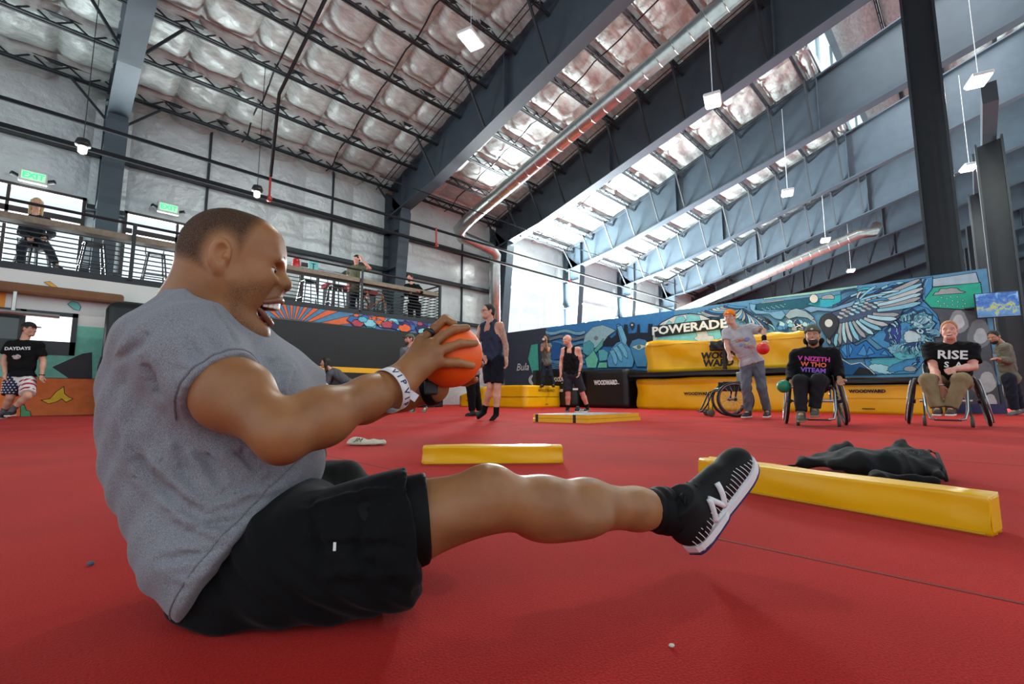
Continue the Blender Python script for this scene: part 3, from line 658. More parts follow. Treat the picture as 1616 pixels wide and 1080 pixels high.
# moon and map pin
def disc(fn, cx, cy, r_, col, ow=.012, ry=None): sh(fn, [(cx+r_*math.cos(q), cy+(ry or r_)*math.sin(q)) for q in np.linspace(0, 2*PI, 25)[:-1]], col, ow)
disc(A, 87, 243, 40, (222, 220, 210))
def pin(fn, x, y, r_, ly): sh(fn, [(x+r_*math.cos(q), y+r_*math.sin(q)) for q in np.linspace(PI*.92, PI*2.08, 15)]+[(x+r_*.6, y+r_*.95), (x, y+ly), (x-r_*.6, y+r_*.95)], (52, 58, 66), .014); disc(fn, x-2, y, r_*.42, (226, 226, 224), .006)
pin(A, 225, 465, 88, 150)
# globe and sign board
sh(C, [(-260, 620), (-200, 500), (-100, 400), (40, 330), (200, 305), (330, 320), (440, 370), (520, 470), (560, 620), (300, 620)], (206, 210, 212), .03)
for p in ([(30, 420), (60, 340), (130, 330), (160, 370), (110, 430)], [(160, 310), (300, 330), (320, 390), (240, 400), (190, 440), (120, 430), (170, 360)], [(-110, 500), (260, 500), (280, 540), (240, 570), (290, 600), (-160, 600)], [(380, 480), (520, 470), (540, 560), (470, 600), (450, 540), (400, 540)], [(-60, 430), (-20, 380), (10, 400), (-40, 470)]): sh(C, p, (124, 202, 212), .01)
# left half: waves, city, fist, cup, creature
for k in range(6): sh(B, [(360+i*45, 300+k*52+14*math.sin(i*1.2+k)) for i in range(9)]+[(360+i*45, 330+k*52+14*math.sin(i*1.2+k)) for i in range(8, -1, -1)], ((124, 176, 204), (112, 124, 140), (76, 140, 186))[k % 3], .014)
for k in range(10): sh(B, [(400+i*30, 600+k*20+6*math.sin(i*1.5+k)) for i in range(8)]+[(400+i*30, 610+k*20+6*math.sin(i*1.5+k)) for i in range(7, -1, -1)], (96, 148, 176), .008)
sh(B, [(200, 560), (230, 430), (290, 420), (300, 700), (240, 690)], (70, 176, 160)); sh(B, [(400, 400), (500, 420), (500, 560), (420, 570)], (32, 92, 160), .01)
sh(B, [(860, 440), (890, 410), (890, 310), (925, 300), (930, 350), (960, 370), (1000, 340), (1010, 290), (1070, 300), (1075, 245), (1105, 245), (1110, 330), (1190, 320), (1195, 250), (1215, 240), (1220, 320), (1290, 320), (1295, 240), (1335, 240), (1340, 440)], (22, 32, 48), 0)
sh(B, [(700, 440), (720, 340), (790, 270), (880, 250), (960, 280), (1000, 300), (930, 350), (860, 440), (780, 470)], (150, 186, 196)); disc(B, 820, 370, 18, (130, 120, 140), .006)
sh(B, [(700, 420), (760, 390), (800, 430), (800, 500), (740, 530), (700, 500)], (84, 160, 176)); sh(B, [(740, 640), (720, 560), (800, 480), (840, 560), (820, 640)], (112, 196, 168)); sh(B, [(840, 480), (890, 470), (930, 500), (920, 570), (850, 580)], (96, 176, 186)); sh(B, [(830, 640), (850, 590), (920, 590), (920, 640)], (110, 190, 160)); sh(B, [(800, 480), (890, 370), (880, 440), (820, 500)], (90, 170, 160))
sh(B, [(1005, 250), (1030, 238), (1060, 280), (1090, 400), (1110, 440), (1150, 480), (1165, 580), (1150, 635), (930, 635), (920, 560), (960, 460), (1010, 410), (1040, 400), (1020, 320)], (84, 150, 196), .02)
for k, (x, y) in enumerate(((960, 480), (990, 450), (1030, 420))): feather(B, (x, y), (x+(40, 60, 70)[k], y+125), 44, 40, (112, 178, 212), .016, -8)
feather(B, (1030, 260), (1085, 420), 44, 52, (112, 178, 212), .016, -4)
sh(B, [(1125, 440), (1150, 390), (1210, 372), (1270, 385), (1310, 430), (1280, 630), (1190, 630), (1150, 520)], (70, 132, 176), .02); sh(B, [(1140, 450), (1210, 425), (1290, 440), (1210, 480)], (200, 206, 190), .012); disc(B, 1210, 450, 18, (90, 120, 120), .008)
pin(B, 1150, 250, 22, 45); disc(B, 255, 750, 50, (196, 200, 204)); pin(B, 262, 745, 28, 50)
decal('mural_painting', wm, ident, offU, [([tuple(q) for q in p], c_, o_) for p, c_, o_ in S])
wo = mat('white_letter', srgb(232, 234, 234), .6)
text('signature_lettering', 'Bula', .42, wo, wm, frame((UM-.06, *fU(826, 580)), (0, -1, 0), (-1, 0, 0)), .001, shear=.25)
# black sign board with brand lettering
v0, z0 = fU(1036, 524); v1, z1 = fU(1142, 514)
sb = MB(); p = [fU(1034, 515), fU(1144, 502), fU(1142, 520), fU(1036, 533)]
sb.poly([(UM-.085, *q) for q in p]).build('sign_board', INK, wm)
cc = fU(1087, 518); text('sign_lettering', 'POWERADE', .36, wo, wm, frame((UM-.09, *cc), (0, p[1][0]-p[0][0], (p[1][1]-p[0][1])), (-1, 0, 0)), .002, bold=.012, sx=1.22)
# ================================================================== mats in front of the mural
def softbox(name, lo, hi, material, parent, bev=.05, wr=.02, seed=0, taper=None):
    """upholstered block: subdivided box with soft sagging faces"""
    bm = bmesh.new(); bmesh.ops.create_cube(bm, size=1); lo = Vector(lo); hi = Vector(hi); d = hi-lo
    bmesh.ops.subdivide_edges(bm, edges=bm.edges[:], cuts=9, use_grid_fill=True)
    for v in bm.verts:
        p = v.co+Vector((.5, .5, .5)); n = v.co*2
        e = Vector([max(0, 1-abs(q)**6) for q in n])
        x = lo+Vector((p.x*d.x, p.y*d.y, p.z*d.z))
        s1 = math.sin(7*p.x+5*p.z+seed)+math.sin(11*p.y-6*p.z+2*seed)+.7*math.sin(17*(p.x+p.y)+9*p.z+seed)
        out = Vector((n.x**9 if abs(n.x) > .99 else 0, n.y**9 if abs(n.y) > .99 else 0, n.z**9 if n.z > .99 else 0))
        edge = min(1-abs(q) for q in n if abs(q) < .99) if any(abs(q) < .99 for q in n) else 0
        v.co = x+out*(wr*s1*min(1, edge*4)-(bev*.25 if edge < .02 else 0))
        if taper: v.co = Vector(taper(v.co))
    me = bpy.data.meshes.new(name); bm.to_mesh(me); bm.free(); me.materials.append(material)
    me.polygons.foreach_set('use_smooth', [True]*len(me.polygons)); return link(name, me, parent)
def letters(name, s, size, col, parent, o, x, n, **k): return text(name, s, size, col, parent, frame(o, x, n), .001, **k)
SD = (-1, 0, 0); RD = (0, -1, 0)
t = thing('mat_block', 'long low yellow mat block behind the empty wheelchair, lowest of its stack', 'gym mat', (12, 2.85, 0))
softbox('block_cover', (0, 0, 0), (1.6, 4.1, .84), YEL, t, .05, .014, 1)
letters('print', 'WOODWARD', .1, INK, t, (-.04, 2.33, .42), RD, SD, bold=.005, sx=1.1)
t = thing('mat_pad', 'flat black landing pad on the long low yellow block', 'gym mat', (11.85, 2.7, .885)); softbox('pad_cover', (0, 0, 0), (1.8, 4.4, .12), BLACKV, t, .03, .004, 2)
def slope(p): return (p[0], p[1], p[2]*(1-.2*max(0, min(1, 1-p[1]/2.3)) if p[2] > .3 else 1))
t = thing('mat_block', 'big yellow mat block lettered in black behind the man in the orange beanie', 'gym mat', (12.15, 4.2, 1.025)); softbox('block_cover', (0, 0, 0), (1.5, 2.5, .88), YEL, t, .05, .02, 3, slope)
letters('print', 'WOOD', .235, INK, t, (-.055, .47, .36), RD, SD, bold=.012, sx=1.05, shear=.1); letters('print', 'WARD', .235, INK, t, (-.055, .47, .17), RD, SD, bold=.012, sx=1.05, shear=.1)
letters('print', 'CAMPS ////', .075, INK, t, (-.055, .47, .05), RD, SD)
MB().box((-.03, .6, .74), (-.015, 2.45, .75)).build('cover_seam', mat('yellow_seam', srgb(200, 146, 4), .5), t)
t = thing('mat_block', 'plain yellow mat block between the orange beanie and the hooded man', 'gym mat', (12.15, 2.7, 1.025)); softbox('block_cover', (0, 0, 0), (1.5, 1.36, .82), YEL, t, .05, .014, 4)
MB().box((-.03, .02, .66), (-.015, 1.36, .67)).build('cover_seam', mat('yellow_seam', srgb(200, 146, 4), .5), t)
t = thing('mat_pad', 'small black pad leaning on the upper yellow blocks behind the beanie man', 'gym mat', (11.86, 4.35, 1.02)); softbox('pad_cover', (0, 0, .48), (.2, .42, .72), BLACKV, t, .05, .008, 5); MB().box((.02, .05, 0), (.1, .12, .5)).build('pad_strap', BLACKV, t)
t = thing('mat_block', 'yellow mat block lettered across between the two seated wheelchair users', 'gym mat', (12, .55, 0)); softbox('block_cover', (0, 0, 0), (1.5, 2.25, .59), YEL, t, .03, .004, 6)
letters('print', 'WOODWARD', .085, INK, t, (-.025, 1.1, .46), RD, SD, bold=.005, sx=1.1); letters('print', 'GYMNASTICS', .035, INK, t, (-.025, 1.1, .1), RD, SD, bold=.002)
MB().box((-.012, .03, .31), (-.004, 2.2, .32)).build('cover_seam', mat('yellow_seam', srgb(200, 146, 4), .5), t)
t = thing('mat_pad', 'thin black pad on the lettered yellow block beside the bird mural', 'gym mat', (11.9, .45, .62)); softbox('pad_cover', (0, 0, 0), (1.7, 2.2, .12), BLACKV, t, .03, .004, 7)
# black boxes
for (u0, v0, u1, v1, h, lab, s_) in ((11.7, 8.9, 13.5, 10.7, 1.22, 'tall black vinyl box lettered in white behind the bald man in the tank top', 1), (11.9, 7.2, 13.5, 8.75, 1.14, 'black vinyl box lettered in white half behind the yellow stack', 2)):
    t = thing('black_box', lab, 'gym mat', (u0, v0, 0)); softbox('box_cover', (0, 0, 0), (u1-u0, v1-v0, h), BLACKV, t, .03, .004, s_)
    letters('print', 'WOODWARD', .19, wo, t, (-.02, (.55 if s_ == 1 else .72), h*(.72 if s_ == 1 else .66)), RD, SD, bold=.008, sx=.66)
    MB().box((-.018, .1 if s_ == 1 else .25, h*.62), (-.012, .55 if s_ == 1 else .8, h*.635)).build('print_line', wo, t)
    if s_ == 1: MB().box((-.018, .5, h*.4), (-.01, .9, h*.47)).build('label_patch', mat('label_red_white', srgb(214, 190, 184), .6), t)
# yellow blocks at the left of the mural
c0 = c2w(G(829, 644.5))
t = thing('mat_block', 'yellow mat block under the photographer by the mural', 'gym mat', (c0.x, c0.y, 0)); softbox('block_cover', (0, 0, 0), (1.6, 1.7, .68), YEL, t, .02, .004, 8)
MB().box((-.012, .02, .33), (-.004, 1.66, .34)).build('cover_seam', INK, t); MB().box((.02, -.012, .33), (1.56, -.004, .34)).build('cover_seam', INK, t)
letters('print', 'WOODWARD', .12, INK, t, (.95, -.014, .52), (1, 0, 0), (0, -1, 0)); letters('print', 'GYM', .06, INK, t, (.95, -.014, .1), (1, 0, 0), (0, -1, 0))
t = thing('mat_wedge', 'yellow mat wedge sloping down beside the photographer\'s block', 'gym mat', (c0.x, c0.y+1.78, 0))
softbox('wedge_cover', (0, 0, 0), (1.6, 1.3, .66), YEL, t, .02, .004, 9, lambda p: (p[0], p[1], p[2]*(1-.45*max(0, min(1, p[1]/1.3)))))
letters('print', 'WOODWARD', .1, INK, t, (-.014, .6, .2), RD, SD)
# folding mat on the floor
cN = G(929, 668.5); cL = G(841, 666); cR = G(1011, 663.5)
t = camthing('folding_mat', 'folded yellow and grey gym mat lying flat before the bald man', 'gym mat', cN)
dl = Vector((cL[0]-cN[0], cL[1]-cN[1], 0)); dr = Vector((cR[0]-cN[0], cR[1]-cN[1], 0)); GREYV = mat('grey_vinyl', srgb(112, 112, 112), .5)
def para(o, a, b, h, z0): o = Vector(o)+Vector((0, 0, z0)); hh = Vector((0, 0, h)); return [o, o+b, o+a+b, o+a, o+hh, o+b+hh, o+a+b+hh, o+a+hh]
for k in range(2): MB().hexa(para(dl*(.01*k), dl*(1-.02*k), dr*(1-.02*k), .052, .056*k)).build('mat_panel', YEL, t)
MB().hexa(para(dl*.03, dl*.94, dr*.94, .003, .108)).build('mat_top', GREYV, t)
for f_ in (.22, .9): MB().hexa(para(dl*f_-dr*.006-dl*0, dl*.045, dr*.02, .112, 0)).build('mat_strap', BLACKV, t)
# foam beams
def beam(lab, a, b, wd, h, sd):
    a = Vector(a); b = Vector(b); d = (b-a); L_ = d.length; t = camthing('foam_beam', lab, 'foam beam', (a.x, a.y, 0), 'yellow foam beams'); t.rotation_euler.z = CAMROT+math.atan2(d.y, d.x)
    softbox('beam_cover', (0, 0, 0), (L_, wd, h), YEL, t, .012, .0016, sd)
    MB().tube([(.012, -.002, .004), (L_-.012, -.002, .004)], .004, 6).build('piping', mat('yellow_seam', srgb(200, 146, 4), .5), t)
    e = MB().box((L_-.002, .01, .008), (L_+.003, wd-.01, h-.008), .002).build('end_cap', YEL, t); return t
g0 = G(666, 733.5); g1 = G(888, 731.5); beam('short yellow foam beam lying behind the knee', g0, g1, .11, .096, 1)
g0 = G(1103, 764); g1 = G(1566, 848); beam('yellow foam beam running from behind the sneaker to the right', g0, g1, .1, .107, 2)
# screen on the right
v0_, z0_ = 0, 0; p = Q(1574, 481, 9.3); t = camthing('tv_screen', 'flat television screen hanging right of the mural', 'television', p); t.rotation_euler.z = CAMROT-.5
MB().box((-.33, 0, -.26), (.33, .05, .26), .01).build('tv_case', BLACKM, t)
def tvm():
    m = mat('tv_picture', (.1, .2, .5), .3); nt = m.node_tree; b = nt.nodes['Principled BSDF']; tc = nt.nodes.new('ShaderNodeTexCoord'); sp = nt.nodes.new('ShaderNodeSeparateXYZ')
    n = nt.nodes.new('ShaderNodeTexNoise'); n.inputs['Scale'].default_value = 5; n.inputs['Distortion'].default_value = 1.5; ad = nt.nodes.new('ShaderNodeMath'); ad.operation = 'MULTIPLY_ADD'; ad.inputs[1].default_value = 1.4
    r = nt.nodes.new('ShaderNodeValToRGB'); e = r.color_ramp.elements; e[0].position = .1; e[0].color = srgb(70, 110, 150)+(1,); e[1].position = .9; e[1].color = srgb(120, 170, 210)+(1,)
    for ps, cl in ((.38, (88, 130, 176)), (.45, (168, 170, 70)), (.52, (80, 120, 170)), (.68, (40, 84, 160))): q = e.new(ps); q.color = srgb(*cl)+(1,)
    nt.links.new(tc.outputs['Object'], sp.inputs[0]); nt.links.new(tc.outputs['Object'], n.inputs['Vector']); nt.links.new(sp.outputs['Z'], ad.inputs[0]); nt.links.new(n.outputs['Fac'], ad.inputs[2])
    nt.links.new(ad.outputs[0], r.inputs['Fac']); nt.links.new(r.outputs['Color'], b.inputs['Base Color']); nt.links.new(r.outputs['Color'], b.inputs['Emission Color']); b.inputs['Emission Strength'].default_value = .55; return m
MB().box((-.315, -.006, -.245), (.315, .0, .245)).build('tv_picture', tvm(), t); MB().tube([(0, .05, .0), (-.1, .2, .0), (-.4, .35, .0)], .025, 8).build('tv_mount', BLACKM, t)
p = Q(1549, 456, 9.9); t = camthing('flood_lamp', 'glaring white floodlight above the television', 'lamp', p); MB().box((-.16, 0, -.2), (.16, .1, .2), .02).build('lamp_case', BLACKM, t); MB().box((-.14, -.012, -.18), (.14, .0, .18)).build('lamp_face', mat('flood_glow', (1, 1, 1), .4, emit=(.95, .88, 1, 6)), t)
MB().tube([(0, .1, 0), (-.1, .2, 0), (-.25, .2, 0)], .02, 6).build('lamp_stem', BLACKM, t)
# small floor litter
for (px, py, col, r_, lab) in ((143, 893, (70, 96, 120), .007, 'tiny blue crumb of rubber on the carpet at the left'), (1060, 1022, (200, 200, 190), .004, 'tiny pale crumb on the carpet at the bottom')):
    t = camthing('floor_crumb', lab, 'litter', G(px, py)); MB().sphere((0, 0, r_*.7), r_, 8, (1.2, .8, .7)).build('crumb', pc(*col), t)
# ================================================================== organic shapes: signed-distance blending + surface nets
def V3(*a): return np.array(a, float)
def nrm(a): a = np.asarray(a, float); return a/max(np.linalg.norm(a), 1e-9)
class Sdf:
    def __init__(s): s.p = []
    def _add(s, fn, lo, hi, k, op): s.p.append((fn, np.asarray(lo, float), np.asarray(hi, float), k, op)); return s
    def cap(s, a, b, ra, rb=None, k=.02, op='u', clip=(), ease=None):
        a = np.asarray(a, float); b = np.asarray(b, float); rb = ra if rb is None else rb; ab = b-a; L2 = max(ab@ab, 1e-9); r = max(ra, rb)
        def fn(X, Y, Z):
            t = np.clip(((X-a[0])*ab[0]+(Y-a[1])*ab[1]+(Z-a[2])*ab[2])/L2, 0, 1)
            d = np.sqrt((X-a[0]-t*ab[0])**2+(Y-a[1]-t*ab[1])**2+(Z-a[2]-t*ab[2])**2)-(ra+(rb-ra)*t)
            for c, n in clip: d = np.maximum(d, (X-c[0])*n[0]+(Y-c[1])*n[1]+(Z-c[2])*n[2])
            return d
        return s._add(fn, np.minimum(a, b)-r, np.maximum(a, b)+r, k, op)
    def chain(s, pts, rs, k=.02, op='u', clip=()):
        for i in range(len(pts)-1): s.cap(pts[i], pts[i+1], rs[i], rs[i+1], k if i else k, op, clip)
        return s
    def ell(s, c, r, ax=None, k=.02, op='u', clip=()):
        c = np.asarray(c, float); r = np.asarray(r, float); A = np.eye(3) if ax is None else np.array([nrm(q) for q in ax]); m = r.max()
        def fn(X, Y, Z):
            x, y, z = X-c[0], Y-c[1], Z-c[2]
            q = [(A[i, 0]*x+A[i, 1]*y+A[i, 2]*z) for i in range(3)]
            k0 = np.sqrt(sum((q[i]/r[i])**2 for i in range(3))); k1 = np.sqrt(sum((q[i]/r[i]**2)**2 for i in range(3)))
            d = k0*(k0-1)/np.maximum(k1, 1e-6)
            for cc, n in clip: d = np.maximum(d, (X-cc[0])*n[0]+(Y-cc[1])*n[1]+(Z-cc[2])*n[2])
            return d
        return s._add(fn, c-m, c+m, k, op)
    def box(s, c, r, ax=None, rd=.005, k=.005, op='u'):
        c = np.asarray(c, float); r = np.asarray(r, float)-rd; A = np.eye(3) if ax is None else np.array([nrm(q) for q in ax]); m = np.linalg.norm(r)+rd
        def fn(X, Y, Z):
            x, y, z = X-c[0], Y-c[1], Z-c[2]
            q = [np.abs(A[i, 0]*x+A[i, 1]*y+A[i, 2]*z)-r[i] for i in range(3)]
            return np.sqrt(sum(np.maximum(v, 0)**2 for v in q))+np.minimum(np.maximum(np.maximum(q[0], q[1]), q[2]), 0)-rd
        return s._add(fn, c-m, c+m, k, op)
    def plane(s, c, n, k=.0):           # cut away the side n points to, applied to everything so far
        c = np.asarray(c, float); n = nrm(n)
        return s._add(lambda X, Y, Z: (X-c[0])*n[0]+(Y-c[1])*n[1]+(Z-c[2])*n[2], None if False else [1e9]*3, [-1e9]*3, k, 'i')
    def mesh(s, h):
        us = [p for p in s.p if p[4] == 'u']
        lo = np.min([p[1] for p in us], 0)-3*h-.012; hi = np.max([p[2] for p in us], 0)+3*h+.012
        n = np.ceil((hi-lo)/h).astype(int)+1
        D = np.full(n, 10., np.float32); ax = [(lo[i]+h*np.arange(n[i])).astype(np.float32) for i in range(3)]
        for fn, a, b, k, op in s.p:
            if op == 'i': i0 = np.zeros(3, int); i1 = n
            else:
                pad = k+2.5*h
                i0 = np.clip(np.floor((a-pad-lo)/h).astype(int), 0, n); i1 = np.clip(np.ceil((b+pad-lo)/h).astype(int)+1, 0, n)
                if (i1 <= i0).any(): continue
            sl = tuple(slice(i0[q], i1[q]) for q in range(3))
            d = fn(ax[0][sl[0]][:, None, None], ax[1][sl[1]][None, :, None], ax[2][sl[2]][None, None, :]).astype(np.float32)
            c = D[sl]
            if op == 'u':
                if k > 0: hh = np.maximum(k-np.abs(c-d), 0)/k; D[sl] = np.minimum(c, d)-hh*hh*k*.25
                else: D[sl] = np.minimum(c, d)
            elif op == 's':
                d = -d
                if k > 0: hh = np.maximum(k-np.abs(c-d), 0)/k; D[sl] = np.maximum(c, d)+hh*hh*k*.25
                else: D[sl] = np.maximum(c, d)
            else:
                if k > 0: hh = np.maximum(k-np.abs(c-d), 0)/k; D[sl] = np.maximum(c, d)+hh*hh*k*.25
                else: D[sl] = np.maximum(c, d)
        return surface_nets(D, lo, h)
def surface_nets(D, lo, h):
    I = D < 0
    cn = None
    for dx in (0, 1):
        for dy in (0, 1):
            for dz in (0, 1):
                q = I[dx:I.shape[0]-1+dx, dy:I.shape[1]-1+dy, dz:I.shape[2]-1+dz].astype(np.int8)
                cn = q if cn is None else cn+q
    act = (cn > 0) & (cn < 8); idx = np.argwhere(act); nv = len(idx)
    vid = np.full(act.shape, -1, np.int32); vid[act] = np.arange(nv)
    cor = [(x, y, z) for x in (0, 1) for y in (0, 1) for z in (0, 1)]
    val = {c: D[idx[:, 0]+c[0], idx[:, 1]+c[1], idx[:, 2]+c[2]] for c in cor}
    acc = np.zeros((nv, 3)); cnt = np.zeros(nv)
    for a in cor:
        for i in range(3):
            if a[i] == 0:
                b = list(a); b[i] = 1; b = tuple(b); va, vb = val[a], val[b]; m = (va < 0) != (vb < 0)
                t = np.where(m, va/np.where(m, va-vb, 1), 0)
                for j in range(3): acc[:, j] += np.where(m, a[j]+(t if j == i else 0), 0)
                cnt += m
    V = lo+h*(idx+acc/np.maximum(cnt, 1)[:, None]); F = []
    for i in range(3):
        j, k = (i+1) % 3, (i+2) % 3
        A = np.moveaxis(I, (i, j, k), (0, 1, 2)); C = np.moveaxis(vid, (i, j, k), (0, 1, 2))
        e = np.argwhere(A[:-1, 1:-1, 1:-1] != A[1:, 1:-1, 1:-1]); 
        if not len(e): continue
        x, y, z = e[:, 0], e[:, 1]+1, e[:, 2]+1
        q = np.stack([C[x, y-1, z-1], C[x, y, z-1], C[x, y, z], C[x, y-1, z]], 1)
        fl = ~A[x, y, z]; q[fl] = q[fl][:, ::-1]; F.append(q)
    F = np.concatenate(F); F = F[(F >= 0).all(1)]
    return V, F
def vnormals(V, F):
    n = np.cross(V[F[:, 2]]-V[F[:, 0]], V[F[:, 3]]-V[F[:, 1]]); N = np.zeros_like(V)
    for i in range(4): np.add.at(N, F[:, i], n)
    return N/np.maximum(np.linalg.norm(N, axis=1), 1e-12)[:, None]
def smoothv(V, F, it=1, lam=.5):
    for _ in range(it):
        S_ = np.zeros_like(V); c = np.zeros(len(V))
        for i in range(4):
            np.add.at(S_, F[:, i], V[F[:, (i+1) % 4]]); np.add.at(c, F[:, i], 1)
            np.add.at(S_, F[:, i], V[F[:, (i+3) % 4]]); np.add.at(c, F[:, i], 1)
        V = V*(1-lam)+lam*S_/np.maximum(c, 1)[:, None]
    return V
def npmesh(name, parts, material, parent=None, off=None, smooth=True, mats=None, mi=None):
    """parts: list of (V,F) quads joined into one mesh"""
    o = 0; Vs = []; Fs = []
    for V, F in parts: Vs.append(V); Fs.append(F+o); o += len(V)
    V = np.concatenate(Vs); F = np.concatenate(Fs)
    if off is not None: V = V-np.asarray(off)
    me = bpy.data.meshes.new(name); me.vertices.add(len(V)); me.vertices.foreach_set('co', V.astype(np.float32).ravel())
    me.loops.add(len(F)*4); me.loops.foreach_set('vertex_index', F.astype(np.int32).ravel())
    me.polygons.add(len(F)); me.polygons.foreach_set('loop_start', np.arange(0, len(F)*4, 4, dtype=np.int32)); me.polygons.foreach_set('loop_total', np.full(len(F), 4, np.int32))
    me.polygons.foreach_set('use_smooth', np.ones(len(F), bool)) if smooth else None
    me.materials.append(material); me.update(calc_edges=True); me.validate()
    return link(name, me, parent)
# ================================================================== the man in front, sitting on the floor
BASE = V3(*Q(400, 900, .92)); BASE[2] = 0
def skin_mat(name, dark, light, rough=.45, sc=9):
    m = mat(name, light, rough, 0, .4); nt = m.node_tree; b = nt.nodes['Principled BSDF']; tc = nt.nodes.new('ShaderNodeTexCoord')
    n = nt.nodes.new('ShaderNodeTexNoise'); n.inputs['Scale'].default_value = sc; n.inputs['Detail'].default_value = 6; nt.links.new(tc.outputs['Object'], n.inputs['Vector'])
    r = nt.nodes.new('ShaderNodeValToRGB'); r.color_ramp.elements[0].position = .3; r.color_ramp.elements[1].position = .72
    r.color_ramp.elements[0].color = tuple(dark)+(1,); r.color_ramp.elements[1].color = tuple(light)+(1,)
    nt.links.new(n.outputs['Fac'], r.inputs['Fac']); nt.links.new(r.outputs['Color'], b.inputs['Base Color'])
    n2 = nt.nodes.new('ShaderNodeTexNoise'); n2.inputs['Scale'].default_value = 220; n2.inputs['Detail'].default_value = 3; nt.links.new(tc.outputs['Object'], n2.inputs['Vector'])
    bp = nt.nodes.new('ShaderNodeBump'); bp.inputs['Strength'].default_value = .12; bp.inputs['Distance'].default_value = .002
    nt.links.new(n2.outputs['Fac'], bp.inputs['Height']); nt.links.new(bp.outputs['Normal'], b.inputs['Normal'])
    b.inputs['Subsurface Weight'].default_value = .08; b.inputs['Subsurface Radius'].default_value = (.01, .004, .002); b.inputs['Subsurface Scale'].default_value = .4
    return m
SKB = skin_mat('brown_skin', srgb(132, 86, 53), srgb(168, 115, 73))
def heather(name, c0, c1, sc=1100):
    m = mat(name, c1, .92, 0, .15, sheen=.15); nt = m.node_tree; b = nt.nodes['Principled BSDF']; tc = nt.nodes.new('ShaderNodeTexCoord')
    n = nt.nodes.new('ShaderNodeTexNoise'); n.inputs['Scale'].default_value = sc; n.inputs['Detail'].default_value = 3
    mp = nt.nodes.new('ShaderNodeMapping'); mp.inputs['Scale'].default_value = (1, 1, .45); nt.links.new(tc.outputs['Object'], mp.inputs['Vector']); nt.links.new(mp.outputs['Vector'], n.inputs['Vector'])
    r = nt.nodes.new('ShaderNodeValToRGB'); r.color_ramp.elements[0].position = .38; r.color_ramp.elements[1].position = .62
    r.color_ramp.elements[0].color = tuple(c0)+(1,); r.color_ramp.elements[1].color = tuple(c1)+(1,)
    nt.links.new(n.outputs['Fac'], r.inputs['Fac']); nt.links.new(r.outputs['Color'], b.inputs['Base Color'])
    bp = nt.nodes.new('ShaderNodeBump'); bp.inputs['Strength'].default_value = .25; bp.inputs['Distance'].default_value = .0015
    nt.links.new(n.outputs['Fac'], bp.inputs['Height']); nt.links.new(bp.outputs['Normal'], b.inputs['Normal']); return m
GREYTEE = heather('heather_grey', srgb(108, 108, 116), srgb(150, 150, 157))
BLKFAB = mat('black_fabric', srgb(12, 12, 14), .85, 0, .15, sheen=.04, bump=(300, .2, .001))
LINER = mat('black_liner', srgb(11, 11, 12), .7, 0, .2)
man = camthing('person', 'laughing man in grey t-shirt and black shorts sitting on the floor with orange ball', 'person', BASE)
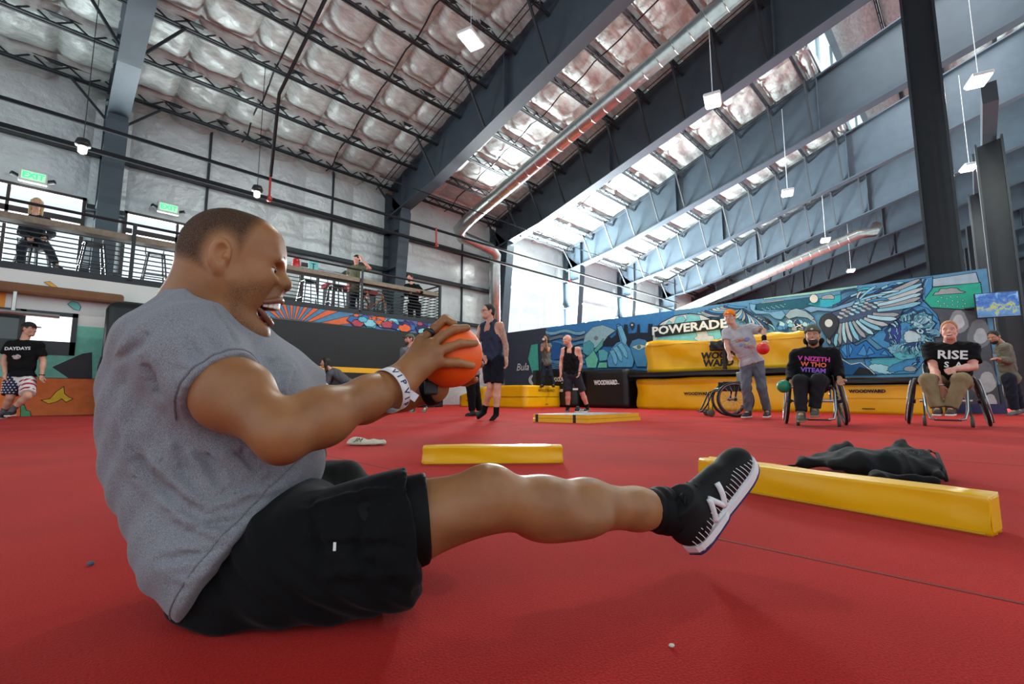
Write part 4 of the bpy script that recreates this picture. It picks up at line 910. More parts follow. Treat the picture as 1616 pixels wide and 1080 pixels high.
# ---------------- head, built around its own axes (f forward, u up, r towards the camera)
HS = .88; HSV = V3(.87, .87, .936)                                # size of the head
tilt = math.radians(-3); yaw = math.radians(21)
hf = nrm(V3(math.cos(tilt)*math.cos(yaw), math.cos(tilt)*math.sin(yaw), math.sin(tilt)))
hu0 = V3(0, -.03, 1); hr = nrm(np.cross(hf, hu0)); hu = nrm(np.cross(hr, hf))
HC = Q(371, 420, .95)                    # head centre at ear height
def hp(f, u, r=0): return HC+HSV[0]*f*hf+HSV[2]*u*hu+HSV[1]*r*hr
HAX = (hf, hr, hu)
def headfn(S):
    e = lambda f, u, r, a, b, c, k=.02, op='u': S.ell(hp(f, u, r), HSV*V3(a, b, c), HAX, k, op)
    e(-.018, .028, 0, .102, .079, .098)                     # cranium
    e(.042, .045, 0, .064, .066, .062, .03)                 # forehead
    e(.03, -.035, 0, .066, .062, .08, .03)                  # mid face
    S.cap(hp(.080, .020, -.042), hp(.080, .020, .042), HS*.021, None, .025)   # brow
    for s_ in (-1, 1):
        e(.062, -.022, .040*s_, .028, .026, .026, .025)     # cheekbone
        e(.05, -.062, .043*s_, .026, .020, .032, .03)       # cheek roll of the laugh
        S.cap(hp(-.005, -.045, .062*s_), hp(.012, -.118, .043*s_), HS*.020, HS*.018, .03)    # jaw corner
        S.cap(hp(.012, -.118, .043*s_), hp(.058, -.142, .016*s_), HS*.019, HS*.020, .025)  # open jaw
    e(.062, -.146, 0, .027, .034, .025, .02)                 # chin
    S.cap(hp(-.02, -.06, 0), hp(.02, -.12, 0), HS*.055, HS*.03, .04)         # under jaw
    # nose
    S.cap(hp(.09, .008, 0), hp(.108, -.024, 0), HS*.0115, HS*.0155, .014)
    e(.110, -.029, 0, .0165, .0175, .0150, .012)
    for s_ in (-1, 1): e(.098, -.034, .019*s_, .0145, .012, .0125, .01)
    # upper lip zone and eye hollows
    e(.086, -.062, 0, .022, .036, .02, .02)
    for s_ in (-1, 1):
        e(.094, .0, .034*s_, .017, .02, .012, .012, 's')
        e(.0785, -.002, .033*s_, .0148, .0158, .0138, .003)        # eyelids
        S.cap(hp(.084, -.006, .05*s_), hp(.094, -.008, .022*s_), HS*.0048, None, .003, 's')   # narrow eye slit
        S.cap(hp(.105, -.043, .009*s_), hp(.112, -.04, .009*s_), HS*.004, None, .003, 's')
        S.cap(hp(.098, -.04, .034*s_), hp(.082, -.075, .052*s_), HS*.004, HS*.003, .01, 's')  # smile line
    # mouth
    e(.088, -.095, 0, .042, .043, .029, .008, 's'); e(.062, -.098, 0, .03, .03, .024, .004, 's')
    # ears
    for s_ in (-1, 1):
        c = hp(-.012, .004, .077*s_)
        e(-.016, .006, .085*s_, .023, .012, .035, .004); e(-.013, -.026, .084*s_, .012, .009, .014, .006)
        e(-.011, .006, .102*s_, .0150, .017, .025, .002, 's'); e(-.002, .0, .088*s_, .007, .008, .010, .004)
    return S
S = headfn(Sdf())
NK = Q(322, 520, .955)                    # base of the neck
S.cap(hp(-.035, -.03), NK+V3(.0, 0, -.02), HS*.066, .080, .03)
S.cap(hp(-.06, -.02), NK+V3(-.05, 0, 0), HS*.05, .07, .03)
S.cap(hp(0, -.08), NK+V3(.05, .0, -.03), HS*.045, .065, .03)
headVF = S.mesh(.0034)
# ---------------- joints
SH_R = Q(280, 554, .825); EL_R = Q(447, 684, .765); WR_R = Q(628, 606, .975)
SH_L = Q(428, 588, 1.11); EL_L = Q(530, 652, 1.22); WR_L = Q(684, 612, 1.15)
BALL = Q(711, 561.5, 1.12); BR = .077
KN_R = Q(772, 790, .885); AN_R = Q(1052, 806, 1.10); HIP_R = Q(430, 880, .85)
HIP_L = Q(430, 850, 1.03); KN_L = Q(545, 790, 1.22); AN_L = Q(700, 800, 1.12)
PEL = Q(400, 880, .95); CH = Q(330, 620, .975)
# ---------------- arms
def arm(S, sh, el, wr, b=1.):
    S.ell(sh, (.055*b, .053*b, .055*b), None, .03)
    mid = sh*.45+el*.55
    S.cap(sh, mid, .049*b, .050*b, .03); S.cap(mid, el, .050*b, .042*b, .02)
    f1 = el*.7+wr*.3; f2 = el*.3+wr*.7
    S.chain([el, f1, f2, wr], [.042*b, .045*b, .037*b, .032*b], .025)
    return S
S = Sdf(); arm(S, SH_R, EL_R, WR_R)
S.ell(EL_R+V3(.0, -.002, -.018), (.026, .028, .026), None, .02)
d = nrm(WR_R-EL_R); up_ = nrm(np.cross(d, V3(0, 1, 0)))
S.ell(EL_R*.75+WR_R*.25+V3(0, 0, .0), (.05, .044, .042), None, .03)
S.ell(SH_R*.42+EL_R*.58+V3(-.004, 0, -.016), (.06, .040, .040), None, .03)       # triceps
S.ell(SH_R*.5+EL_R*.5+V3(.012, 0, .012), (.055, .042, .036), None, .03)          # biceps
armR = S.mesh(.005)
S = Sdf(); arm(S, SH_L, EL_L, WR_L, .95); armL = S.mesh(.006)
# ---------------- hands around the ball
def onball(px, py, ex):
    r = cray(px, py); r = r/np.linalg.norm(r); o = V3(0, 0, H); oc = o-BALL; b = oc@r; R_ = BR+ex; c = oc@oc-R_*R_; di = b*b-c
    if di > 0: return o+r*(-b-math.sqrt(di))
    p = o+r*(-b); return BALL+nrm(p-BALL)*R_
def hand(S, wr, kn, fingers, thumb):
    pc_ = sum(kn)/4
    for i, k_ in enumerate(kn):
        S.cap(wr+(k_-wr)*.12+V3(0, 0, .0), k_, .022 if i in (1, 2) else .020, .0135, .018)
        S.ell(k_, (.0125, .0125, .0125), None, .008)
    S.cap(wr, wr*.5+pc_*.5, .030, .026, .02)
    for f_ in fingers: S.chain(f_[0], f_[1], .005)
    S.chain(thumb[0], thumb[1], .01); return S
kn = [onball(664, 540, .024), onball(680, 545, .026), onball(688, 557, .027), onball(690, 572, .026)]
kn = [k_+V3(0, -.006, 0) for k_ in kn]
fg = []
for k_, pts in zip(kn, ([(685, 519), (703, 505), (716, 510.5)], [(699, 529), (717, 520), (737, 517.5)], [(707, 549), (727, 542.5), (750, 542)], [(706, 573), (723, 573), (745, 577.5)])):
    j = [k_]+[onball(*p, .0105) for p in pts]; fg.append((j, [.0118, .0108, .0102, .0084]))
fg[0][0][2][:] = BALL+nrm(fg[0][0][2]-BALL)*(BR+.013)
S = Sdf(); hand(S, WR_R, kn, fg, ([WR_R*.6+kn[0]*.4+V3(0, .01, 0), onball(655, 553, .016)+V3(0, .02, .004), BALL+(BR+.011)*nrm(V3(-.8, .25, .5)), BALL+(BR+.01)*nrm(V3(-.35, .55, .72))], [.02, .014, .0115, .009]))
for k_ in kn[1:]: S.cap(WR_R*.3+k_*.7+V3(0, -.013, .002), k_+V3(0, -.009, .001), .0035, .003, .008)        # tendons
S.chain([EL_R*.3+WR_R*.7, EL_R*.1+WR_R*.9, WR_R], [.038, .035, .032], .02)
handR = S.mesh(.0028)
# far hand behind and under the ball
def ob(a): return BALL+nrm(V3(*a))*(BR+.0105)
knL = [ob((-.55, .75, -.2)), ob((-.45, .8, -.38)), ob((-.4, .72, -.58)), ob((-.38, .6, -.75))]
fgL = [([k_]+[ob(q) for q in qs], [.0118, .0108, .01, .0084]) for k_, qs in zip(knL, ([(-.2, .95, .1), (.1, .95, .3), (.35, .85, .4)], [(0, 1, -.1), (.4, .9, .05), (.65, .75, .1)], [(.05, .9, -.45), (.5, .8, -.3), (.8, .55, -.2)], [(.0, .75, -.75), (.4, .6, -.75), (.7, .4, -.7)]))]
S = Sdf(); hand(S, WR_L, knL, fgL, ([WR_L+V3(0, .01, 0), ob((-.75, .3, -.5)), ob((-.95, .15, -.1)), ob((-.9, .2, .3))], [.02, .014, .0115, .009]))
S.chain([EL_L*.3+WR_L*.7, WR_L], [.039, .033], .02)
handL = S.mesh(.004)
# ---------------- legs
S = Sdf()
S.ell(PEL+V3(.02, 0.02, .02), (.12, .14, .10), None, .04); S.ell(CH, (.14, .17, .17), None, .05); S.ell((PEL+CH)/2, (.14, .16, .2), None, .05)
S.cap(CH, NK, .1, .08, .05)
dl_ = nrm(AN_R-KN_R)
S.chain([HIP_R*.7+KN_R*.3, HIP_R*.45+KN_R*.55, KN_R*.85+HIP_R*.15], [.08, .075, .060], .03)
S.ell(KN_R+V3(-.004, 0, .004), (.056, .052, .052), None, .03); S.ell(KN_R+V3(.0, -.01, .042), (.034, .03, .02), None, .025)         # kneecap
S.chain([KN_R, KN_R*.74+AN_R*.26+V3(0, 0, -.006), KN_R*.5+AN_R*.5, KN_R*.2+AN_R*.8, AN_R], [.050, .053, .050, .041, .039], .03)
S.ell(KN_R*.66+AN_R*.34+V3(0, .0, -.030), (.085, .045, .037), (dl_, V3(0, 1, 0), V3(0, 0, 1)), .03)                                  # calf
S.cap(KN_R+V3(-.06, -.045, -.028), KN_R+V3(-.005, -.042, -.022), .012, .008, .02)                                                  # tendon beside the knee
S.chain([HIP_L, HIP_L*.5+KN_L*.5, KN_L], [.095, .085, .06], .03); S.chain([KN_L, KN_L*.6+AN_L*.4, AN_L], [.055, .055, .036], .03)
S.plane((0, 0, .004), (0, 0, -1))
legs = S.mesh(.0062)
body = npmesh('body', [headVF, armR, armL, handR, handL, legs], SKB, man, BASE)
def P(o): return Vector(np.asarray(o, float)-BASE)
# eyes, teeth, tongue, brows, hair
EYEW = mat('eye_white', srgb(232, 226, 218), .15); EYED = mat('eye_dark', srgb(28, 18, 14), .1); TEETH = mat('teeth', srgb(236, 230, 216), .2); TONG = mat('tongue', srgb(150, 70, 66), .35); MOUTHM = mat('mouth_inside', srgb(58, 18, 18), .6); LIPM = mat('lips', srgb(122, 72, 55), .4)
for s_ in (-1, 1):
    MB().sphere(P(hp(.0795, -.006, .033*s_)), HS*.0128, 16).build('eye', EYEW, man, True)
    c_ = hp(.0795, -.006, .033*s_); g_ = nrm(hf+.15*hr*(1 if s_ > 0 else -1)-.05*hu)
    MB().sphere(P(c_+g_*HS*.0085), HS*.0062, 12).build('iris', EYED, man, True)
    MB().tube([P(hp(.105, .020, .012*s_)), P(hp(.104, .028, .03*s_)), P(hp(.090, .022, .056*s_))], [.0035, .004, .002], 6).build('eyebrow', mat('brow_hair', srgb(34, 24, 20), .8), man, True)
S = Sdf(); S.ell(hp(.052, -.094), HSV*V3(.026, .03, .027), HAX, .0); mo_ = npmesh('mouth_cavity', [S.mesh(.003)], MOUTHM, man, BASE)
S = Sdf()
for k in range(9):
    a = (k-4)*.3; S.box(hp(.064+.038*math.cos(a), -.079, .036*math.sin(a)), HSV*V3(.0045, .0052, .0105), (nrm(math.cos(a)*hf+math.sin(a)*hr), nrm(-math.sin(a)*hf+math.cos(a)*hr), hu), .002, .0008)
npmesh('upper_teeth', [S.mesh(.0011)], TEETH, man, BASE)
S = Sdf(); S.ell(hp(.062, -.112), HSV*V3(.03, .02, .010), HAX, .0); npmesh('tongue', [S.mesh(.0025)], TONG, man, BASE)
S = Sdf(); n_ = 18; up = []; lo = []
for k in range(n_+1):
    a = -1.45+2.9*k/n_; S_ = math.sin(a); C_ = math.cos(a)
    up.append(hp(.066+.040*C_, -.066-.014*abs(S_)**2, .044*S_)); lo.append(hp(.053+.037*C_, -.121+.030*abs(S_)**2.2, .043*S_))
S.chain(up, [.003+.0038*math.cos((-1.45+2.9*k/n_)*.9) for k in range(n_+1)], .003); S.chain(lo, [.0018+.004*math.cos((-1.45+2.9*k/n_)*.9) for k in range(n_+1)], .003)
npmesh('lips', [S.mesh(.0018)], LIPM, man, BASE)
def fuzz_mat(name, col, dens):
    """very short hair: fine specks over the skin that thin out towards the edge (point attribute 'fade')"""
    m = bpy.data.materials.new(name); m.use_nodes = True; nt = m.node_tree; b = nt.nodes['Principled BSDF']; b.inputs['Base Color'].default_value = srgb(*col)+(1,); b.inputs['Roughness'].default_value = .85
    at = nt.nodes.new('ShaderNodeAttribute'); at.attribute_name = 'fade'; tc = nt.nodes.new('ShaderNodeTexCoord'); n = nt.nodes.new('ShaderNodeTexNoise'); n.inputs['Scale'].default_value = 700; n.inputs['Detail'].default_value = 1
    nt.links.new(tc.outputs['Object'], n.inputs['Vector'])
    a = nt.nodes.new('ShaderNodeMath'); a.operation = 'MULTIPLY_ADD'; a.inputs[1].default_value = 1.6; a.inputs[2].default_value = -.8; nt.links.new(n.outputs['Fac'], a.inputs[0])
    c = nt.nodes.new('ShaderNodeMath'); c.operation = 'ADD'; c.inputs[1].default_value = dens; c.use_clamp = True; nt.links.new(a.outputs[0], c.inputs[0])
    d = nt.nodes.new('ShaderNodeMath'); d.operation = 'MULTIPLY'; nt.links.new(c.outputs[0], d.inputs[0]); nt.links.new(at.outputs['Fac'], d.inputs[1]); nt.links.new(d.outputs[0], b.inputs['Alpha']); return m
hV, hF = headVF; hN = vnormals(hV, hF); rel = hV-HC; cf = rel@hf/HSV[0]; cu = rel@hu/HSV[2]; cr = rel@hr/HSV[1]
def patch(name, fade, off, m):
    keep = (fade[hF] > 0).any(1); F2 = hF[keep]; ids, inv = np.unique(F2, return_inverse=True); o = npmesh(name, [(hV[ids]+hN[ids]*off, inv.reshape(-1, 4))], m, man, BASE)
    at = o.data.attributes.new('fade', 'FLOAT', 'POINT'); at.data.foreach_set('value', fade[ids].astype(np.float32)); return o
d1 = (.058-cf)*.93+(cu-.095)*.37; d2 = cu+.05+.35*cf; d3 = np.sqrt(((cf+.014)/.03)**2+((cu-.002)/.042)**2)-1
d3 = np.where(np.abs(cr) > .05, d3*.035, 1); fade = np.clip(np.minimum(np.minimum(d1, d2), d3)/.026, 0, 1); patch('hair', fade, .0009, fuzz_mat('buzzed_hair', (44, 34, 27), .62))
d4 = -.045-cu+.25*cf; d5 = cf+.004; d6 = np.sqrt(((cf-.088)/.052)**2+((cu+.095)/.036)**2+(cr/.05)**2)-1; d7 = cu+.175
fade = np.clip(np.minimum(np.minimum(d4, d5), np.minimum(d6*.03, d7))/.03, 0, 1); patch('stubble', fade, .0006, fuzz_mat('beard_shadow', (40, 28, 22), .30))
# ---------------- ball
t = camthing('ball', 'orange rubber dodgeball gripped by the man on the floor', 'ball', BALL)
MB().sphere((0, 0, 0), BR, 56).build('ball_shell', mat('orange_rubber', srgb(246, 96, 26), .5, 0, .4, noise=(4, .04), bump=(380, .12, .001)), t, True)
vl = MB().lathe([(.004, 0), (.004, .0015), (.0015, .0016)], 12, frame((0, 0, BR), (1, 0, 0), (0, 0, 1))); vl.build('valve', mat('valve_dark', srgb(120, 40, 12), .6), t)
# ---------------- t-shirt
S = Sdf()
S.ell(Q(326, 625, .975), (.158, .19, .17), None, .06); S.ell(Q(312, 545, .965), (.105, .175, .075), None, .06)
S.ell(Q(338, 720, .97), (.162, .18, .17), None, .06); S.ell(Q(376, 840, .94), (.150, .18, .13), None, .06)
S.ell(Q(415, 660, 1.0), (.105, .16, .14), None, .06); S.ell(Q(410, 745, .97), (.11, .15, .12), None, .06); S.ell(Q(412, 905, .885), (.12, .14, .1), None, .05)
S.cap(Q(322, 505, .955), Q(315, 560, .96), .085, .12, .05)                            # collar rise
c_r = nrm(EL_R-SH_R); cuffR = SH_R+(EL_R-SH_R)*.43
S.cap(SH_R+V3(.0, .02, -.01), SH_R+(EL_R-SH_R)*.68, .070, .069, .05, 'u', [(cuffR, nrm(c_r+V3(.1, 0, -.15)))])
c_l = nrm(EL_L-SH_L); cuffL = SH_L+(EL_L-SH_L)*.5
S.cap(SH_L+V3(-.05, -.08, .02), SH_L+(EL_L-SH_L)*.9, .085, .08, .05, 'u', [(cuffL, c_l)])
S.cap(Q(345, 575, .97), SH_L+V3(-.03, 0, .0), .08, .08, .05)
S.cap(Q(310, 545, .95), SH_R+V3(-.0, .02, -.0), .07, .075, .05)
# neck opening
S.cap(hp(-.03, -.075), NK+V3(.02, 0, .01), .064, .072, .006, 's')
# hem
h0 = Q(290, 985, .80); h1 = Q(506, 720, .95); hd = nrm(h1-h0); hn = nrm(np.cross(hd, V3(-.02, 1, 0))); 
if hn[0] < 0: hn = -hn
S.plane(h0*.5+h1*.5, hn, .012); S.plane((0, 0, .003), (0, 0, -1))
tV, tF = S.mesh(.0055)
N = vnormals(tV, tF)
def fold(V, a, b, w, amp, sp=None):
    """crease along the line between two sight points, laid on the surface nearest to the camera"""
    zz = V[:, 2]-H; dd = V[:, 1]*_c+zz*_s; PX = 808+F*V[:, 0]/dd; PY = 540-F*(zz*_c-V[:, 1]*_s)/dd; pts = []
    for k in range(9):
        x_ = a[0]+(b[0]-a[0])*k/8; y_ = a[1]+(b[1]-a[1])*k/8+8*math.sin(PI*k/8+a[0]); m = np.flatnonzero((abs(PX-x_) < 9) & (abs(PY-y_) < 9))
        if len(m): pts.append((V[m[np.argmin(dd[m])]], k/8))
    if len(pts) < 2: return np.zeros(len(V))
    o = np.zeros(len(V))
    for (p, t0), (q, t1) in zip(pts[:-1], pts[1:]):
        ab = q-p; t = np.clip(((V-p)@ab)/max(ab@ab, 1e-9), 0, 1); d = np.linalg.norm(V-p-t[:, None]*ab, axis=1); tt = t0+(t1-t0)*t
        g = (np.exp(-(d/w)**2)-.45*np.exp(-((d-1.6*w)/(.9*w))**2))*np.sin(PI*np.clip(tt, .03, .97))**.6; o = np.where(abs(g) > abs(o), g, o)
    return amp*o
# soft drapery: ripples that pull from the shoulder and armpit to the waist
disp = np.zeros(len(tV)); rs = np.random.RandomState(3)
folds = [((268, 600, 0.76), (300, 745, 0.79), .014, -.010), ((285, 650, 0.76), (360, 770, 0.80), .014, -.010), ((300, 640, 0.76), (430, 740, 0.84), .013, -.009), ((240, 700, 0.78), (330, 800, 0.78), .014, .008),
         ((220, 560, 0.76), (250, 640, 0.75), .015, -.007), ((330, 800, 0.78), (470, 760, 0.86), .012, .008), ((300, 840, 0.78), (440, 790, 0.84), .011, -.008), ((250, 800, 0.80), (400, 850, 0.80), .013, .008), ((200, 720, 0.84), (290, 780, 0.79), .014, -.007),
         ((240, 870, 0.82), (360, 870, 0.79), .012, -.008), ((270, 910, 0.82), (370, 900, 0.79), .011, .007), ((350, 600, 0.78), (300, 520, 0.75), .012, -.007), ((330, 610, 0.77), (270, 560, 0.74), .011, .006), ((385, 590, 0.79), (330, 520, 0.77), .011, -.006),
         ((440, 560, 0.92), (400, 620, 0.86), .012, -.008), ((470, 580, 0.98), (430, 660, 0.90), .012, .007), ((380, 540, 0.86), (350, 480, 0.84), .01, -.005), ((420, 780, 0.84), (495, 735, 0.92), .010, .008), ((410, 800, 0.84), (490, 755, 0.92), .008, -.008), ((180, 620, 0.86), (200, 760, 0.86), .016, .006), ((170, 560, 0.91), (230, 520, 0.81), .014, -.006)]
for a, b, w_, am in folds: disp += fold(tV, a, b, w_*.8, am*1.0)
x, y, z = tV.T
disp += .0035*np.sin(38*(x+.7*z)+4*np.sin(9*y))*np.sin(16*z+3*x)+.002*np.sin(71*(z-.6*x)+5*np.sin(14*x))
nC = nrm(c_r+V3(.1, 0, -.15)); disp *= np.clip((tV-(h0+h1)/2)@-hn/.03, .15, 1)*np.where(np.linalg.norm(tV-cuffR, axis=1) < .12, np.clip((cuffR-tV)@nC/.05, .08, 1), 1)
tV = tV+N*disp[:, None]; tV[:, 2] = np.maximum(tV[:, 2], .003)
npmesh('t_shirt', [(tV, tF)], GREYTEE, man, BASE)
# hem band, cuff band and collar
def ring_on(V, F, c, n, off=.0008, sel=None, cnt=140):
    """closed outline of a mesh where a plane cuts it"""
    s_ = (V-c)@n; pts = []
    for i in range(4):
        a = F[:, i]; b = F[:, (i+1) % 4]; m = (s_[a] < 0) != (s_[b] < 0); t = s_[a][m]/(s_[a][m]-s_[b][m]); pts.append(V[a][m]+(V[b][m]-V[a][m])*t[:, None])
    p = np.concatenate(pts)
    if sel is not None: p = p[sel(p)]
    ctr = p.mean(0); e1 = nrm(np.cross(n, V3(.3, .9, .2))); e2 = np.cross(n, e1); an = np.arctan2((p-ctr)@e2, (p-ctr)@e1); o = []
    for k in range(cnt):
        lo_ = -PI+2*PI*k/cnt; m = (an >= lo_) & (an < lo_+2*PI/cnt)
        if m.any(): q = p[m].mean(0); o.append(q+nrm(q-ctr)*off)
    return o
SEAMG = heather('heather_grey_seam', srgb(92, 92, 98), srgb(134, 134, 140))
r_ = ring_on(tV, tF, cuffR-nC*.012, nC, .0004, lambda p: (np.linalg.norm(p-cuffR, axis=1) < .088))
MB().tube([P(q) for q in r_], .0022, 6, closed=True).build('sleeve_seam', SEAMG, man, True)
r_ = ring_on(tV, tF, (h0+h1)/2-hn*.02, hn, .0004)
MB().tube([P(q) for q in r_], .0016, 6, closed=True).build('hem_seam', SEAMG, man, True)
nd_ = nrm(hp(-.03, -.075)-NK-V3(.02, 0, 0)); col = []
for k in range(48):
    a = 2*PI*k/48; e1 = nrm(np.cross(nd_, V3(0, 1, 0))); e2 = np.cross(nd_, e1); col.append(NK+V3(.012, 0, .016)+nd_*(.012+.012*math.cos(a))+.073*(e1*math.cos(a)+e2*math.sin(a)))
MB().tube([P(q) for q in col], .0075, 8, closed=True).build('collar', SEAMG, man, True)
# ---------------- shorts
S = Sdf()
S.ell(PEL+V3(.05, .03, -.01), (.13, .155, .10), None, .05)
S.ell(Q(395, 925, .885), (.13, .11, .075), None, .05); S.cap(Q(476, 882, .868), KN_R+(HIP_R-KN_R)*.05, .112, .098, .05, 'u', [(Q(650, 840, .84), nrm(V3(1, .25, .12)))])
S.ell(HIP_R*.5+KN_R*.5+V3(0, 0, -.05), (.16, .10, .08), None, .05, 'u', [(Q(642, 880, .8), nrm(V3(1, .25, .1)))])
S.cap(HIP_L, KN_L+V3(-.02, -.03, 0), .112, .105, .05)
S.ell(Q(462, 815, .96), (.10, .12, .07), None, .05)
S.plane((0, 0, .004), (0, 0, -1))
sV, sF = S.mesh(.006); N = vnormals(sV, sF); x, y, z = sV.T
disp = .004*np.sin(30*x+8*np.sin(12*z))*np.sin(20*z+6*y)+.0025*np.sin(70*x+10*np.sin(15*z+4*x))
for a, b, w_, am in (((480, 790, .74), (640, 770, .80), .012, .006), ((470, 860, .72), (640, 850, .76), .012, -.007), ((500, 910, .70), (635, 900, .74), .012, .006), ((560, 760, .80), (580, 930, .72), .010, -.006), ((490, 770, .78), (500, 900, .70), .010, -.006), ((620, 770, .80), (610, 930, .74), .012, .006)): disp += fold(sV, a, b, w_, am)
sV = sV+N*disp[:, None]; sV[:, 2] = np.maximum(sV[:, 2], .003); npmesh('shorts', [(sV, sF)], BLKFAB, man, BASE)
S = Sdf(); S.chain([HIP_R*.5+KN_R*.5, KN_R*.78+HIP_R*.22, KN_R*.9+HIP_R*.1], [.088, .072, .068], .02, 'u', [(Q(672, 810, .85), nrm(V3(1, .22, .1)))]); S.plane((0, 0, .004), (0, 0, -1))
npmesh('shorts_liner', [S.mesh(.004)], LINER, man, BASE)
MB().box((-.002, -.0006, -.006), (.002, .0006, .006)).build('shorts_logo', wo, man, False, P(Q(528, 863, .712)))
# ---------------- sock and shoe of the stretched leg
FA = nrm(Q(1178, 722, 1.16)-Q(1083, 868, 1.09)); FU = nrm(np.cross(np.cross(FA, nrm(KN_R-AN_R)), FA)); FR = np.cross(FA, FU)
if FR[1] > 0: FRn = -FR
else: FRn = FR                           # towards the camera
HE = Q(1086, 868, 1.10); 
def fp(a, u, r=0): return HE+a*FA+u*FU+r*FRn
FAX = (FA, FRn, FU)
S = Sdf(); S.chain([AN_R+(KN_R-AN_R)*.13, AN_R+(KN_R-AN_R)*.05, AN_R, fp(.045, .055)], [.044, .044, .043, .045], .02, 'u', [(AN_R+(KN_R-AN_R)*.13, nrm(KN_R-AN_R))])
kV, kF = S.mesh(.0035); N = vnormals(kV, kF); q_ = (kV-AN_R)@nrm(KN_R-AN_R); kV = kV+N*(.0014*np.sin(q_*300)+.002*np.sin(q_*110))[:, None]; npmesh('sock', [(kV, kF)], LINER, man, BASE)
SHB = mat('black_shoe_knit', srgb(17, 18, 20), .7, 0, .25, bump=(400, .3, .001)); SOLE = mat('white_midsole', srgb(228, 228, 232), .5); OUT = mat('navy_outsole', srgb(40, 38, 92), .6)
S = Sdf()
S.ell(fp(.035, .045), (.042, .034, .045), FAX, .02); S.ell(fp(.10, .040), (.075, .036, .042), FAX, .03); S.ell(fp(.19, .030), (.07, .040, .032), FAX, .03); S.ell(fp(.235, .026), (.042, .036, .026), FAX, .025)
S.cap(fp(.045, .05), fp(.055, .10), .037, .040, .03); S.cap(fp(.075, .075), fp(.17, .05), .032, .026, .03)
S.plane(fp(0, .008), -FU); S.plane(fp(.05, .112), FU*1.0-FA*.15, .004)
shV, shF = S.mesh(.0032); shoe = npmesh('shoe', [(shV, shF)], SHB, man, BASE)
def outline(a): # sole half width along the foot
    return .030+.004*math.sin(a*9)-.0*(a) if a < .12 else .030+.010*math.sin((a-.12)/.155*PI*.62)
def sole_mesh(z0, z1, grow):
    pts = []; n_ = 26
    for s_ in (1, -1):
        for k in range(n_):
            t_ = k/(n_-1); a = -.004+.282*t_; w_ = outline(max(0, a)); e_ = max(0., 1-((t_-.5)*2)**8)**.5; w_ = (w_+grow)*e_
            pts.append((a, s_*w_)) if s_ > 0 else pts.insert(len(pts), (-.004+.282*(1-t_), -(outline(max(0, -.004+.282*(1-t_)))+grow)*max(0., 1-(((1-t_)-.5)*2)**8)**.5))
    m_ = MB(); nn = len(pts)
    vs = [P(fp(a, z0+.012*max(0, (a-.2)/.08)**2, w_)) for a, w_ in pts]+[P(fp(a, z1+.012*max(0, (a-.2)/.08)**2+.004*math.cos(a*22), w_)) for a, w_ in pts]
    m_.add(vs, [tuple(range(nn))[::-1], tuple(range(nn, 2*nn))]+[(i, (i+1) % nn, nn+(i+1) % nn, nn+i) for i in range(nn)]); return m_
so_ = sole_mesh(-.008, .010, .0045).build('midsole', SOLE, shoe, False); sole_mesh(-.014, -.008, .0045).build('outsole', OUT, shoe, False)
def proj_side(a, u, ex=.0008):           # point on the camera side of the shoe
    o = fp(a, u, .12); dirn = -FRn; best = None
    d_ = shV-o; t_ = d_@dirn; pr = np.linalg.norm(d_-t_[:, None]*dirn, axis=1); m = (pr < .006) & (t_ > 0)
    tt = t_[m].min() if m.any() else .085
    return P(o+dirn*(tt-ex))
m_ = MB()
for k in range(24):                      # fine pale stripes rising from the sole
    a = .012+k*.0105; h_ = .030+.012*math.sin(k*.45)+(.01 if 6 < k < 15 else 0); pts = [proj_side(a-.006*i/5, .016+h_*i/5) for i in range(6)]
    m_.tube(pts, .0009, 5)
tag(m_.build('pale_stripes', SOLE, shoe), kind='stuff')
def ribbon(pts, wd):
    mb = MB(); q = [proj_side(*p, .0016) for p in pts]; up_ = Vector(FU)*0+Vector(FA)
    mb.tube(q, wd, 6); return mb
m_ = MB()
def seg(p, q, wd):
    n_ = 8; pts = [proj_side(p[0]+(q[0]-p[0])*i/n_, p[1]+(q[1]-p[1])*i/n_, .0014) for i in range(n_+1)]; m_.tube(pts, wd, 6)
seg((.078, .026), (.098, .080), .0068); seg((.098, .080), (.120, .028), .0068); seg((.120, .028), (.142, .078), .0068)
m_.build('shoe_letter', SOLE, shoe, True)
for k in range(6):
    a = .085+k*.017; u_ = .108-k*.0095; MB().tube([P(fp(a, u_-.012, -.028)), P(fp(a+.004, u_+.0035, -.012)), P(fp(a+.004, u_+.0035, .012)), P(fp(a, u_-.012, .028))], .0026, 6).build('lace', BLKFAB, shoe, True)
MB().tube([P(fp(.07, .118, .006)), P(fp(.055, .13, .02)), P(fp(.045, .118, .03)), P(fp(.07, .112, .012))], .0022, 6).build('lace', BLKFAB, shoe, True)
# ---------------- wristband, watch, ring
def band(c, ax, r0, r1, wd, material, name, tilt_=V3(0, 0, 0)):
    ax = nrm(ax); e1 = nrm(np.cross(ax, V3(0, 0, 1))); e2 = np.cross(e1, ax); mb = MB(); n_ = 44; vs = []
    for rr, w_ in ((0, -1), (0, 1), (.0012, 1), (.0012, -1)):
        for k in range(n_):
            a = 2*PI*k/n_; vs.append(P(c+ax*w_*wd/2+(e1*math.cos(a)*(r0+rr)+e2*math.sin(a)*(r1+rr))))
    fs = []
    for j in range(4):
        for k in range(n_): fs.append((j*n_+k, j*n_+(k+1) % n_, ((j+1) % 4)*n_+(k+1) % n_, ((j+1) % 4)*n_+k))
    return mb.add(vs, fs).build(name, material, man, True)
wa = nrm(WR_R-EL_R); wc = Q(622, 613, .955)-wa*.012; wx = wc
WB = mat('white_paper_band', srgb(226, 222, 226), .5)
bd = band(wx, wa, .0445, .0445, .021, WB, 'wristband')
